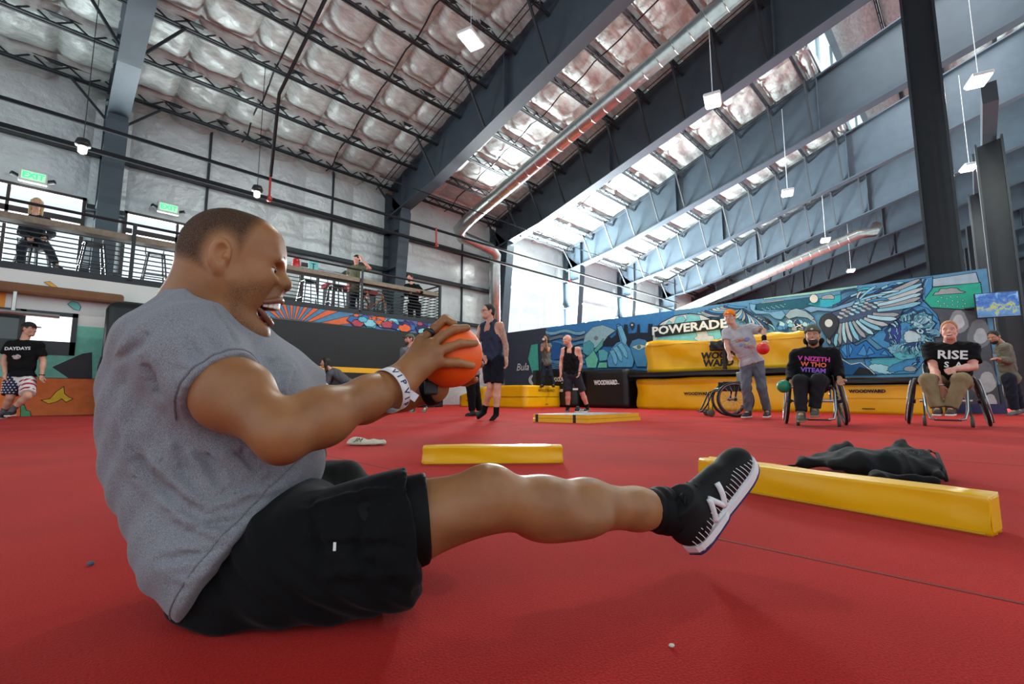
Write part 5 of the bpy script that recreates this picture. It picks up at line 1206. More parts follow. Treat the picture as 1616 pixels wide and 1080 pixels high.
e1 = nrm(np.cross(wa, V3(0, 0, 1))); e2 = np.cross(e1, wa)
if e1[1] > 0: e1 = -e1
for k, s_ in enumerate(('V', 'I', 'P', 'V', 'I', 'P')):
    a = 1.0-k*.32-(.1 if k > 2 else 0); n_ = e1*math.cos(a)+e2*math.sin(a); tg = e1*math.sin(a)-e2*math.cos(a)
    text('band_letter', s_, .019, mat('purple_print', srgb(52, 40, 84), .6), bd, frame(P(wx+n_*.0462), tg, n_), .0002, bold=.0004)
MB().box((-.010, -.001, -.008), (.010, .001, .008)).build('band_tab', WB, bd, False, P(wx+wa*.02+e1*.045-V3(0, 0, .018)), (0, .6, 0))
la = nrm(WR_L-EL_L); band(WR_L-la*.006, la, .041, .041, .024, LINER, 'watch_strap')
MB().box((-.016, -.016, -.005), (.016, .016, .005), .003).build('watch_case', BLACKM, man, False, P(WR_L-la*.006+V3(.006, -.04, .0)), (1.4, 0, .3))
ra = nrm(fg[0][0][1]-fg[0][0][0]); rc = fg[0][0][0]*.35+fg[0][0][1]*.65; band(rc, ra, .0132, .0132, .009, mat('dark_ring', srgb(52, 52, 52), .35, .6), 'finger_ring')
# ================================================================== the other people, built from their joints
SKIN = {'fair': skin_mat('fair_skin', srgb(196, 140, 116), srgb(224, 172, 148)), 'tan': skin_mat('tan_skin', srgb(168, 116, 90), srgb(200, 148, 118)), 'pink': skin_mat('pink_skin', srgb(206, 136, 116), srgb(230, 168, 150))}
def cloth(name, col, n=.12): return mat(name, srgb(*col), .88, 0, .2, noise=(14, n), bump=(25, .25, .01))
HAIRM = {'dark': mat('hair_dark', srgb(36, 28, 24), .7, noise=(40, .3)), 'brown': mat('hair_brown', srgb(78, 54, 40), .7, noise=(40, .3)), 'ginger': mat('hair_ginger', srgb(176, 112, 66), .7, noise=(40, .2)), 'blond': mat('hair_blond', srgb(196, 166, 120), .7, noise=(30, .25)), 'stubble': mat('hair_stubble', srgb(150, 112, 94), .8)}
EYEB = mat('eye_far', srgb(30, 22, 20), .3)
def person(label, D, J, face, cl, group=None, skin='fair', hair=('short', 'dark'), beard=None, build=1., wide=1., smile=0, hs=1., fl=None, base=None, extra=None, h=.0125, hands=None, floorz=0., tilt=0.):
    """J: joints as (px, py, depth offset); face: view direction in the camera-aligned frame"""
    pc0 = (J['hl'][0]+J['hr'][0])/2; tc = (pc0-808)/F; dep = lambda p_: D+tilt*(D*(tc*tc+1)/((p_-808)/F*tc+1)-D)
    X = {k: Q(v[0], v[1], dep(v[0])+(v[2] if len(v) > 2 else 0)) for k, v in J.items()}
    if len(face) == 2: a_ = math.atan2(-1, -tc)+face[0]; face = (math.cos(a_), math.sin(a_), face[1])
    if base is None:
        b = (X['hl']+X['hr'])/2; base = V3(b[0], b[1], floorz)
    root = camthing('person', label, 'person', base, group)
    Pp = lambda q: Vector(np.asarray(q, float)-base)
    pel = (X['hl']+X['hr'])/2; nk = X['nk']; b = build
    Z = nrm(nk-pel); Xr = X['sr']-X['sl']; Xr = nrm(Xr-Z*(Xr@Z)); Yr = np.cross(Z, Xr); AX = (Xr, Yr, Z); L = np.linalg.norm(nk-pel)
    sw = max(np.linalg.norm(X['sr']-X['sl'])/2, .12)
    def torso(S, g, clip=(), k=.05):
        S.ell(nk+(pel-nk)*.33, (min(sw*.98, .2)*wide+g, .118*b+g, L*.36+g), AX, k, 'u', clip)
        S.ell(nk+(pel-nk)*.68, (.148*wide*b+g, .112*b+g, L*.32+g), AX, k, 'u', clip)
        S.ell(pel, (.160*wide+g*(1.5 if clip else 1), .118*b+g*(1.5 if clip else 1), .13+g), AX, .02 if clip else k, 'u', clip)
        S.cap(X['sl'], X['sr'], .058*b+g, .058*b+g, k)
    hf_ = nrm(face); hr_ = nrm(np.cross(hf_, V3(0, 0, 1) if 'hu' not in cl else V3(*cl['hu']))); hu_ = np.cross(hr_, hf_); hc = X['hd']; HX = (hf_, hr_, hu_)
    q = lambda f, u, r=0: hc+hs*(f*hf_+u*hu_+r*hr_)
    sc = lambda *a: hs*V3(*a)
    # --- skin: one continuous body
    S = Sdf(); torso(S, 0)
    S.cap(nk+Z*.0, q(-.015, -.07), .058*b, .052*b, .03)
    for s_ in 'lr':
        S.chain([X['s'+s_], X['s'+s_]*.45+X['e'+s_]*.55, X['e'+s_]], [.056*b, .050*b, .039*b], .03)
        S.chain([X['e'+s_], X['e'+s_]*.68+X['w'+s_]*.32, X['w'+s_]], [.038*b, .041*b, .027*b], .02)
        S.chain([X['h'+s_], X['h'+s_]*.5+X['k'+s_]*.5, X['k'+s_]], [.088*b, .078*b, .054*b], .03)
        S.chain([X['k'+s_], X['k'+s_]*.66+X['a'+s_]*.34, X['a'+s_]], [.052*b, .056*b, .036*b], .02)
        S.cap(X['a'+s_]+V3(0, 0, -.02), X['t'+s_], .034, .026, .02)
    bodyVF = S.mesh(h)
    S = Sdf()
    S.ell(q(-.012, .03), sc(.098, .076, .095), HX, .02); S.ell(q(.026, -.035), sc(.066, .06, .078), HX, .03); S.ell(q(.06, -.09), sc(.028, .034, .026), HX, .03)
    S.cap(q(.07, .022, -.04), q(.07, .022, .04), hs*.017, None, .02)
    S.cap(q(.084, .01), q(.106, -.024), hs*.009, hs*.014, .012)
    for s_ in (-1, 1):
        S.ell(q(.092, .001, .033*s_), sc(.018, .02, .011), HX, .01, 's'); S.ell(q(-.012, .0, .078*s_), sc(.02, .011, .032), HX, .006); S.ell(q(.05, -.035, .042*s_), sc(.024, .02, .022), HX, .02)
        S.cap(q(-.005, -.05, .055*s_), q(.045, -.098, .025*s_), hs*.016, hs*.018, .025)
    S.cap(q(-.02, -.04), nk+Z*.02, hs*.056, .056*b, .03)
    parts = [bodyVF, S.mesh(.0062)]
    for s_ in 'lr':     # hands: palm, four fingers, thumb
        wv = X['w'+s_]; d = nrm(wv-X['e'+s_]) if not hands or s_ not in hands else nrm(V3(*hands[s_])); side = nrm(np.cross(d, hf_ if abs(d@hf_) < .9 else V3(0, 0, 1))); pn = np.cross(side, d)
        S = Sdf(); pm_ = wv+d*.055
        S.cap(wv-d*.02, wv+d*.02, .028*b, .026, .02); S.ell(pm_, (.05, .042, .02), (d, side, pn), .015)
        for k in range(4):
            a0 = wv+d*.088+side*(k-1.5)*.0195; ln = (.062, .074, .07, .052)[k]; a1 = a0+d*ln*.55+pn*.008; a2 = a1+d*ln*.4+pn*.022
            S.chain([a0-d*.02, a0, a1, a2], [.0105, .0105, .0098, .0085], .006)
        S.chain([wv+d*.03-side*.03, wv+d*.06-side*.055+pn*.012, wv+d*.088-side*.06+pn*.02], [.015, .0125, .010], .01)
        parts.append(S.mesh(.0058))
    npmesh('body', parts, SKIN[skin], root, base)
    # --- face
    for s_ in (-1, 1):
        MB().sphere(Pp(q(.074, .0, .032*s_)), hs*.0125, 10).build('eye', EYEW, root, True); MB().sphere(Pp(q(.081, .0, .032*s_)), hs*.0072, 8).build('iris', EYEB, root, True)
        MB().tube([Pp(q(.088, .022, .014*s_)), Pp(q(.084, .026, .045*s_))], .004*hs, 5).build('eyebrow', HAIRM['dark' if hair[1] != 'ginger' and hair[1] != 'blond' else 'brown'], root)
    if smile:
        MB().sphere(Pp(q(.083, -.067)), hs, 12, (.014, .030, .012), Matrix([list(c_) for c_ in np.array(HX).T])).build('mouth', MOUTHM, root, True); MB().sphere(Pp(q(.086, -.063)), hs, 12, (.0135, .026, .007), Matrix([list(c_) for c_ in np.array(HX).T])).build('teeth', TEETH, root, True)
    else: MB().sphere(Pp(q(.082, -.066)), hs, 12, (.012, .024, .006), Matrix([list(c_) for c_ in np.array(HX).T])).build('mouth', LIPM, root, True)
    if beard:
        S = Sdf(); S.ell(q(.038, -.08), sc(.056, .059, .05), HX, .02); S.cap(q(.0, -.05, -.058), q(.0, -.05, .058), hs*.02, None, .03); S.cap(q(.03, -.1), q(.07, -.105), hs*.034, hs*.026, .02)
        S.ell(q(.1, -.064), sc(.03, .022, .01), HX, .006, 's'); S.plane(q(.03, -.045), hu_*.95-hf_*.2, .01); npmesh('beard', [S.mesh(.006)], HAIRM[beard], root, base)
    # --- hair or hat
    hk, hcx = hair[0], hair[1]
    if hk in ('short', 'long', 'cap', 'beanie'):
        S = Sdf(); S.ell(q(-.016, .034), sc(.104, .083, .1), HX, .0); S.ell(q(-.05, -.02), sc(.064, .072, .06), HX, .02)
        S.plane(q(.058, .07), hf_*.9-hu_*.42, .006); S.plane(q(0, -.055), -hu_, .006)
        for s_ in (-1, 1): S.ell(q(.01, -.03, .09*s_), sc(.04, .03, .05), HX, .006, 's')
        if hk == 'long':
            S.chain([q(-.06, .02), q(-.085, -.12), q(-.08, -.22)], [hs*.06, hs*.06, hs*.045], .03)
            for s_ in (-1, 1): S.chain([q(-.02, .05, .066*s_), q(-.01, -.06, .08*s_), q(-.02, -.2, .085*s_)], [hs*.03, hs*.032, hs*.026], .03)
        npmesh('hair', [S.mesh(.007)], HAIRM[hcx], root, base)
    if hk == 'beanie':
        hm = mat('beanie_'+hair[2], srgb(*hair[3]), .9, 0, .1, bump=(120, .5, .004)); S = Sdf(); S.ell(q(-.016, .045), sc(.112, .092, .105), HX, .0); S.ell(q(-.045, .09), sc(.05, .055, .05), HX, .05); S.plane(q(.06, .042), -hu_+hf_*.12, .004)
        npmesh('beanie', [S.mesh(.006)], hm, root, base)
        MB().tube([Pp(q(-.016+.108*math.cos(a), .055+.012*math.cos(a), .088*math.sin(a))) for a in np.linspace(0, 2*PI, 30)[:-1]], hs*.010, 8, closed=True).build('beanie_fold', hm, root, True)
        MB().box((-.014, -.002, -.01), (.014, .002, .01), .001).build('beanie_patch', wo, root, False, Pp(q(.105, .075)), (0, 0, math.atan2(hf_[1], hf_[0])+PI/2))
    if hk == 'cap':
        hm = mat('cap_'+hair[2], srgb(*hair[3]), .8); S = Sdf(); S.ell(q(-.012, .045), sc(.108, .088, .09), HX, .0); S.plane(q(.06, .045), -hu_, .004); npmesh('cap', [S.mesh(.006)], hm, root, base)
        s2 = -1 if len(hair) > 4 else 1; S = Sdf(); S.ell(q(.115*s2, .044), sc(.068, .07, .012), HX, .0); npmesh('cap_brim', [S.mesh(.006)], hm, root, base)
    # --- clothes
    top = cl.get('top'); g = cl.get('g', .024); FV = AX[1] if AX[1]@nrm(face) > 0 else -AX[1]
    if top:
        S = Sdf(); tm = top[1]; hem = pel-Z*cl.get('hem', .06); hc_ = [(hem, -Z)]
        if top[0] == 'tank':
            S.ell(nk+(pel-nk)*.44, (min(sw*.92, .17)*wide+g*.7, .118*b+g, L*.37), AX, .05); S.ell(nk+(pel-nk)*.72, (.146*wide*b+g, .112*b+g, L*.30+g), AX, .05); S.ell(pel+Z*.03, (.150*wide+g, .112*b+g, .08+g), AX, .05)
            for s_ in 'lr':
                o_ = nk+(X['s'+s_]-nk)*.52
                for fv in (1, -1): S.chain([o_+Z*.052, o_+FV*fv*.085+Z*.0, nk+(pel-nk)*.36+(X['s'+s_]-nk)*.5+FV*fv*.112*b], [.03, .034, .045], .02)
            S.cap(nk+Z*.06+FV*.03, nk+(pel-nk)*.12+FV*.13, .05, .05, .02, 's')
        else:
            torso(S, g, hc_); sl = top[2]
            for s_ in 'lr':
                a_, e_, w_ = X['s'+s_], X['e'+s_], X['w'+s_]
                if sl <= 1: c_ = a_+(e_-a_)*sl; S.cap(a_, a_+(e_-a_)*min(1.1, sl+.3), .058*b+g, .052*b+g*1.3, .03, 'u', [(c_, nrm(e_-a_))])
                else: c_ = e_+(w_-e_)*(sl-1); S.cap(a_, e_, .056*b+g, .044*b+g, .03); S.cap(e_, w_, .044*b+g, .030*b+g, .02, 'u', [(c_, nrm(w_-e_))])
            if top[0] == 'hoodie': S.chain([q(-.09, -.06, -.07), q(-.11, -.09, 0), q(-.09, -.06, .07)], [.05, .06, .05], .03); S.cap(nk, nk+Z*.045, .085*b, .075, .03)
            S.cap(nk+Z*.025+hf_*.01, nk+Z*.16, .060*b, .064*b, .008, 's')
            if top[0] == 'open': pass
        if top[0] == 'tank': S.plane(hem, -Z, .006)
        tV, tF = S.mesh(h); N = vnormals(tV, tF); x, y, z = (tV-base).T
        tV = tV+N*(.006*np.sin(34*z+9*x+3*np.sin(22*x))*np.sin(19*x+7*y)+.003*np.sin(60*(z-x)+4*np.sin(25*z)))[:, None]
        npmesh(top[3] if len(top) > 3 else 't_shirt', [(tV, tF)], tm, root, base)
    bot = cl.get('bottom')
    if bot:
        S = Sdf(); fr = bot[1]; g2 = cl.get('g2', .02)
        S.ell(pel, (.158*wide+g2*.6, .118*b+g2*.6, .115+g2), AX, .04, 'u', [(pel+Z*(.12 if top and top[0] == 'tank' else .06), Z)])
        for s_ in 'lr':
            h_, k_, a_ = X['h'+s_], X['k'+s_], X['a'+s_]
            if fr <= 1: c_ = h_+(k_-h_)*fr; S.cap(h_, h_+(k_-h_)*1.05, .09*b+g2, .066*b+g2*1.6, .03, 'u', [(c_, nrm(k_-h_))])
            else: c_ = k_+(a_-k_)*(fr-1); S.cap(h_, k_, .088*b+g2, .058*b+g2, .03); S.cap(k_, a_+(a_-k_)*.06, .058*b+g2, .046+g2*.8, .03, 'u', [(c_, nrm(a_-k_))])
        bV, bF = S.mesh(h); N = vnormals(bV, bF); x, y, z = (bV-base).T
        bV = bV+N*(.005*np.sin(40*z+7*np.sin(18*x))*np.sin(24*x+5*z))[:, None]; npmesh(bot[2] if len(bot) > 2 else 'trousers', [(bV, bF)], bot[0], root, base)
    if cl.get('sock'):
        for s_ in 'lr':
            S = Sdf(); c_ = X['a'+s_]+(X['k'+s_]-X['a'+s_])*cl['sock'][1]; S.cap(X['a'+s_], c_, .043*b, .046*b, .01); S.cap(X['a'+s_]+V3(0, 0, -.02), X['t'+s_], .038, .031, .02); npmesh('sock', [S.mesh(.008)], cl['sock'][0], root, base)
    if cl.get('shoe'):
        for s_ in 'lr':
            a_, t_ = X['a'+s_], X['t'+s_]; d = t_-a_; d[2] = 0; d = nrm(d); zf = t_[2]-.03
            S = Sdf(); S.cap(a_+V3(0, 0, -.035)-d*.03, t_, .042, .036, .03); S.cap(a_+V3(0, 0, -.0), a_+V3(0, 0, -.05), .046, .045, .02); S.plane((0, 0, zf), (0, 0, -1)); sh_ = npmesh('shoe', [S.mesh(.0075)], cl['shoe'][0], root, base)
            if len(cl['shoe']) > 1: S = Sdf(); S.cap(a_*V3(1, 1, 0)-d*.035+V3(0, 0, zf+.012), t_*V3(1, 1, 0)+V3(0, 0, zf+.012)+d*.008, .046, .042, .0); S.plane((0, 0, zf+.022), (0, 0, 1)); S.plane((0, 0, zf+.001), (0, 0, -1)); npmesh('shoe_sole', [S.mesh(.0075)], cl['shoe'][1], sh_, base)
    return root, X, base, Pp, q
def chest_text(root, X, Pp, s, size, m, up=.35, fwd=.16, dirn=None, dy=0., sx=1., dx=0., bold=.003):
    pel = (X['hl']+X['hr'])/2; nk = X['nk']; Z = nrm(nk-pel); Xr = X['sr']-X['sl']; Xr = nrm(Xr-Z*(Xr@Z)); Y = np.cross(Z, Xr)
    if Y[1] > 0: Y = -Y
    text('shirt_print', s, size, m, root, frame(Pp(nk+(pel-nk)*up+Y*fwd+Xr*dx), Vector(Xr), Vector(Y)), .002, bold=bold, sx=sx)
WSOLE = mat('white_rubber', srgb(224, 224, 222), .6); BLKS = mat('black_shoe', srgb(28, 28, 30), .6); GRYS = mat('grey_shoe', srgb(96, 98, 96), .7); TANS = mat('tan_sole', srgb(150, 120, 88), .7)
BLKC = cloth('black_cotton', (17, 17, 19)); 
# ---- man in the orange beanie, standing with a red ball
bm_, X, b_, Pp, q_ = person('man in an orange beanie, grey printed t-shirt and faded jeans leaning over a red ball', 7.65, dict(hd=(1151.5, 502), nk=(1163, 522), sl=(1147, 526, .02), sr=(1185, 518, .02), el=(1147, 546, -.05), wl=(1151, 560, -.15), er=(1205, 522, -.05), wr=(1206, 537, -.15), hl=(1177, 575), hr=(1195, 572), kl=(1178, 613, -.06), al=(1181, 649, .02), tl=(1174, 657, -.15), kr=(1202, 612, -.04), ar=(1211, 648, .05), tr=(1208, 656.5, -.16)),
    (-.2, .02), dict(top=('tee', mat('printed_grey_tee', srgb(178, 174, 180), .9, noise=(6, .06)), .62), bottom=(mat('faded_jeans', srgb(92, 98, 108), .85, noise=(9, .35)), 1.97), shoe=(BLKS, WSOLE), hem=.02), skin='fair', hair=('beanie', 'brown', 'orange', (244, 130, 34)), smile=0, build=.93, tilt=.8)
rs_ = random.Random(4)
for k in range(11):
    cl_ = [(196, 140, 116), (142, 136, 184), (176, 130, 158), (140, 144, 190), (190, 182, 140)][k % 5]; x_ = rs_.uniform(-.1, .1); u_ = rs_.uniform(.28, .62)
    pel = (X['hl']+X['hr'])/2; Z = nrm(X['nk']-pel); Xr = nrm(X['sr']-X['sl']); Y = np.cross(Z, Xr); Y = -Y if Y[1] > 0 else Y; c_ = X['nk']+(pel-X['nk'])*u_+Y*.142+Xr*x_
    MB().sphere(Pp(c_), 1, 10, (.03+.02*rs_.random(), .007, .024)).build('shirt_print', cloth('print_%d' % (k % 5), cl_), bm_, True)
S = Sdf(); d_ = X['wr']-X['er']; S.cap(X['wr']-d_*.32, X['wr'], .038, .036, .0); npmesh('wrist_brace', [S.mesh(.006)], BLKC, bm_, b_)
S = Sdf(); d_ = X['er']-X['sr']; S.cap(X['er']-d_*.3, X['er']-d_*.05, .0465, .041, .0); npmesh('tattoo', [S.mesh(.008)], mat('tattoo_ink', srgb(120, 96, 84), .6, noise=(40, .4)), bm_, b_)
p = Q(1204, 550.5, 7.36); t = camthing('ball', 'red rubber dodgeball held by the man in the orange beanie', 'ball', p); MB().sphere((0, 0, 0), .095, 28).build('ball_shell', mat('red_rubber', srgb(222, 40, 32), .45), t, True); MB().sphere((0, -.02, .093), .008, 8).build('valve', BLACKM, t)
# ---- bearded man in the black hoodie (wheelchair)
ho, X, b_, Pp, q_ = person('bearded man in black hoodie and grey beanie sitting in a wheelchair with green ball', 6.05, dict(hd=(1282.5, 530, .02), nk=(1285, 552, .1), sl=(1258, 561, .1), sr=(1313, 559, .1), el=(1250, 586, .1), wl=(1249, 603, -.05), er=(1321, 582, .1), wr=(1325, 598, -.02), hl=(1268, 606, .12), hr=(1296, 606, .12), kl=(1263, 602, -.32), al=(1264, 651, -.38), tl=(1264, 663, -.52), kr=(1292, 600, -.32), ar=(1285, 645, -.3), tr=(1284, 655, -.44)),
    (-.05, .02), dict(top=('hoodie', BLKC, 1.9, 'hoodie'), bottom=(cloth('black_denim', (34, 34, 38)), 1.97), shoe=(cloth('grey_trainers', (88, 88, 78)), TANS), hem=.02, g=.026), skin='tan', hair=('beanie', 'dark', 'grey', (94, 96, 82)), beard='dark', smile=1, build=1.08, wide=1.12, floorz=0, tilt=1)
for k, (s_, u_, cl_) in enumerate((('V NIZETH', .30, (214, 70, 170)), ('W THO', .46, (238, 110, 70)), ('VITEAM', .62, (150, 96, 214)))):
    chest_text(ho, X, Pp, s_, .08, mat('hoodie_print_%d' % k, srgb(*cl_), .6), u_, .165, sx=1.0)
p = Q(1237, 610, 5.93); t = camthing('ball', 'green rubber dodgeball held beside the hooded man\'s wheel', 'ball', p); MB().sphere((0, 0, 0), .082, 28).build('ball_shell', mat('green_rubber', srgb(22, 128, 92), .45), t, True); MB().sphere((0, 0, .08), .008, 8).build('valve', BLACKM, t)
# ---- man in the RISE shirt (wheelchair)
ri, X, b_, Pp, q_ = person('smiling man in a black lettered t-shirt and khaki trousers sitting in a wheelchair', 5.9, dict(hd=(1498, 522), nk=(1499, 543, .1), sl=(1468, 551, .1), sr=(1532, 551, .1), el=(1473, 580, .02), wl=(1483, 608, -.28), er=(1536, 579, .02), wr=(1506, 583, -.26), hl=(1480, 604, .14), hr=(1517, 604, .14), kl=(1464, 601, -.34), al=(1479, 645, -.38), tl=(1478, 653, -.54), kr=(1517, 600, -.34), ar=(1500, 645, -.38), tr=(1498, 653, -.54)),
    (-.03, .03), dict(top=('tee', BLKC, .72), bottom=(cloth('khaki', (142, 122, 92)), 1.97), shoe=(cloth('brown_trainers', (84, 66, 60)), WSOLE), hem=-.02, g=.022), skin='pink', hair=('short', 'ginger'), smile=1, build=1.12, wide=1.2, hands={'l': (.2, .0, -1), 'r': (-.9, -.1, -.3)}, tilt=1)
chest_text(ri, X, Pp, 'RISE', .15, wo, .3, .178, sx=1.05, dx=.02, bold=.004); chest_text(ri, X, Pp, 'S  A', .10, wo, .55, .172, sx=1.0, dx=.03, bold=.003)
MB().tube([Pp(X['wl']+V3(.034*math.cos(a), .034*math.sin(a), .004)) for a in np.linspace(0, 2*PI, 20)[:-1]], .008, 6, closed=True).build('wristband', wo, ri, True)
# ---- man in the navy tank top
tk, X, b_, Pp, q_ = person('tall man in dark tank top with glasses and a tattooed arm walking in socks', 7.25, dict(hd=(770, 492), nk=(774, 511), sl=(760, 518, .12), sr=(789, 514, -.1), el=(752, 546, .1), wl=(763, 563, -.05), er=(798, 545, -.12), wr=(799, 567, -.2), hl=(771, 570, .06), hr=(786, 569, -.06), kl=(774, 611, 0), al=(764, 649, .12), tl=(755, 659, .05), kr=(785, 612, -.1), ar=(783, 653, -.08), tr=(775, 664, -.2)),
    (-.88, -.46, .06), dict(top=('tank', cloth('navy_tank', (50, 58, 78)), 0, 'tank_top'), bottom=(cloth('navy_shorts', (22, 25, 36)), .84, 'shorts'), sock=(BLKC, .22), hem=.05), skin='fair', hair=('short', 'dark'), build=1.0, wide=1.0)
for s_ in (-1, 1): MB().tube([Pp(q_(.094, .0, (.033+.018*math.cos(a))*s_)+V3(0, 0, .016*math.sin(a))) for a in np.linspace(0, 2*PI, 14)[:-1]], .0028, 5, closed=True).build('glasses_rim', BLACKM, tk); MB().tube([Pp(q_(.092, .004, .05*s_)), Pp(q_(-.01, .006, .082*s_))], .0025, 5).build('glasses_arm', BLACKM, tk)
S = Sdf(); S.chain([X['sr']*.95+X['er']*.05, X['sr']*.45+X['er']*.55, X['er'], X['er']*.68+X['wr']*.32, X['er']*.2+X['wr']*.8], [.058, .0525, .0415, .0435, .0345], .02); npmesh('tattoo', [S.mesh(.009)], mat('tattoo_sleeve', srgb(176, 136, 120), .6, noise=(30, .32)), tk, b_)
# ---- bald man in the black tank top
t2, X, b_, Pp, q_ = person('bald man in a black tank top and shorts standing behind the folded mat', 10.9, dict(hd=(895, 537), nk=(900, 549), sl=(890, 553, .1), sr=(912, 552, -.05), el=(885.5, 573, .08), wl=(885, 588, 0), er=(917, 572, -.05), wr=(914, 587, -.12), hl=(896, 592, .03), hr=(909, 592, -.03), kl=(896.5, 621, 0), al=(896, 643, .05), tl=(893, 651.5, -.1), kr=(919, 621, 0), ar=(927, 642, .05), tr=(927, 651, -.14)),
    (-.9, -.4, .06), dict(top=('tank', BLKC, 0, 'tank_top'), bottom=(cloth('charcoal_shorts', (46, 48, 56)), .9, 'shorts'), shoe=(GRYS, BLKS), sock=(BLKC, .12), hem=.02), skin='pink', hair=('bald', 'stubble'), build=1.1, wide=1.1)
MB().tube([Pp(X['wr']+V3(.032*math.cos(a), .032*math.sin(a), .004)) for a in np.linspace(0, 2*PI, 16)[:-1]], .009, 6, closed=True).build('watch', BLACKM, t2, True)
MB().box((-.06, -.004, -.022), (.06, .004, .022), .002).build('shorts_logo', wo, t2, False, Pp(Q(908, 614.5, 10.78)))
t = camthing('sneaker', 'black sneaker with white stripes beside the bald man\'s feet', 'shoe', G(916, 651)); S = Sdf(); S.cap((-.08, 0, .045), (.1, 0, .035), .048, .04, .02); S.cap((-.07, 0, .06), (-.06, 0, .1), .042, .042, .03); S.plane((0, 0, .022), (0, 0, -1)); npmesh('upper', [S.mesh(.007)], BLKS, t)
S = Sdf(); S.cap((-.08, 0, .012), (.11, 0, .012), .052, .045, .0); S.plane((0, 0, .026), (0, 0, 1)); S.plane((0, 0, .001), (0, 0, -1)); npmesh('sole', [S.mesh(.007)], WSOLE, t)
for k in range(3): MB().bar((-.03+.035*k, -.052, .03), (.0+.035*k, -.046, .075), .014, .012).build('stripe', WSOLE, t)
# ---- photographer on the yellow block
ph, X, b_, Pp, q_ = person('woman with long dark hair photographing from the top of a yellow block', 14.4, dict(hd=(861.5, 535), nk=(862, 543.5), sl=(857, 546, .05), sr=(867, 546, -.05), el=(855, 553, -.3), wl=(859, 541, -.34), er=(865, 554, -.32), wr=(862.5, 542, -.36), hl=(858.5, 572), hr=(865.5, 572), kl=(857, 592), al=(856, 607, .05), tl=(854, 610, -.12), kr=(869, 592), ar=(873, 607, .1), tr=(874, 610, -.1)),
    (-.6, -.8, 0), dict(top=('tee', cloth('olive_tee', (104, 104, 96)), .45), bottom=(cloth('dark_jeans', (36, 44, 58)), 1.95), shoe=(BLKS,), hem=.12), skin='tan', hair=('long', 'dark'), build=.85, wide=.85, floorz=.69)
t = camthing('camera', 'black camera held up by the photographer', 'camera', Q(857.5, 536.5, 13.95)); MB().box((-.07, -.03, -.05), (.07, .04, .05), .01).build('camera_body', BLACKM, t); MB().lathe([(.035, 0), (.04, .02), (.038, .12), (.03, .12)], 14, frame((0, -.03, 0), (1, 0, 0), (-.3, -1, 0))).build('camera_lens', mat('pale_lens', srgb(190, 190, 190), .4), t, True)
# ---- man in the flag shorts leaning on the painted wall
fg_, X, b_, Pp, q_ = person('man in a black cap, black t-shirt and flag-patterned shorts leaning on the painted wall', 8.0, dict(hd=(46, 520), nk=(38, 539), sl=(18, 546, .03), sr=(60, 547, -.03), el=(6, 567, .02), wl=(8, 590, -.05), er=(68, 570, -.02), wr=(66, 592, -.1), hl=(22, 596), hr=(44, 596), kl=(16, 628, -.05), al=(6, 650, .05), tl=(0, 659, -.15), kr=(43, 626, -.2), ar=(20, 646, -.12), tr=(12, 655, -.25)),
    (.98, .12, -.02), dict(top=('tee', BLKC, .7), bottom=(mat('flag_white', srgb(224, 220, 218), .8), .86, 'shorts'), shoe=(BLKS, WSOLE), sock=(cloth('grey_brace', (92, 92, 96)), .8), hem=.0), skin='fair', hair=('cap', 'brown', 'black', (26, 26, 30)), build=1.03, wide=1.05, tilt=.8)
chest_text(fg_, X, Pp, 'DAYDAYS', .075, wo, .24, .158, bold=.002); 
S = Sdf(); S.ell(X['nk']*.55+(X['hl']+X['hr'])/2*.45+V3(0, -.13, 0), (.11, .016, .05), None, .0); npmesh('shirt_print', [S.mesh(.008)], mat('print_white_red', srgb(190, 176, 170), .8, noise=(30, .5)), fg_, b_)
def flagparts():
    h_, k_ = X['hl'], X['kl']; d_ = k_-h_; nv = mat('flag_navy', srgb(30, 34, 66), .8); rd = mat('flag_red', srgb(176, 34, 44), .8)
    S = Sdf(); S.cap(h_-d_*.1, h_+d_, .123, .108, .0, 'u', [(h_+d_*.87, nrm(d_))]); S.plane(h_-d_*.12, -d_); npmesh('navy_leg', [S.mesh(.01)], nv, fg_, b_)
    for r_ in range(7):
        for c_ in range(6):
            a = -2.6+c_*.42+(.21 if r_ % 2 else 0); p = h_+d_*(.0+r_*.125); rr = .125-.015*(r_/7); st = Pp(p+V3(rr*math.cos(a), rr*math.sin(a), 0)); MB().sphere(st, .0115, 6).build('star', wo, fg_)
    h_, k_ = X['hr'], X['kr']; d_ = k_-h_; n_ = nrm(d_)
    for r_ in range(4):
        S = Sdf(); c0 = h_+d_*(.08+r_*.21); c1 = h_+d_*(.08+r_*.21+.1); S.cap(h_-d_*.2, h_+d_*1.0, .117, .1035, .0, 'u', [(c1, n_), (c0, -n_)]); npmesh('red_stripe', [S.mesh(.008)], rd, fg_, b_)
flagparts()
MB().tube([Pp(X['wr']+V3(.034*math.cos(a), .034*math.sin(a), .0)) for a in np.linspace(0, 2*PI, 16)[:-1]], .009, 6, closed=True).build('watch', BLACKM, fg_, True)
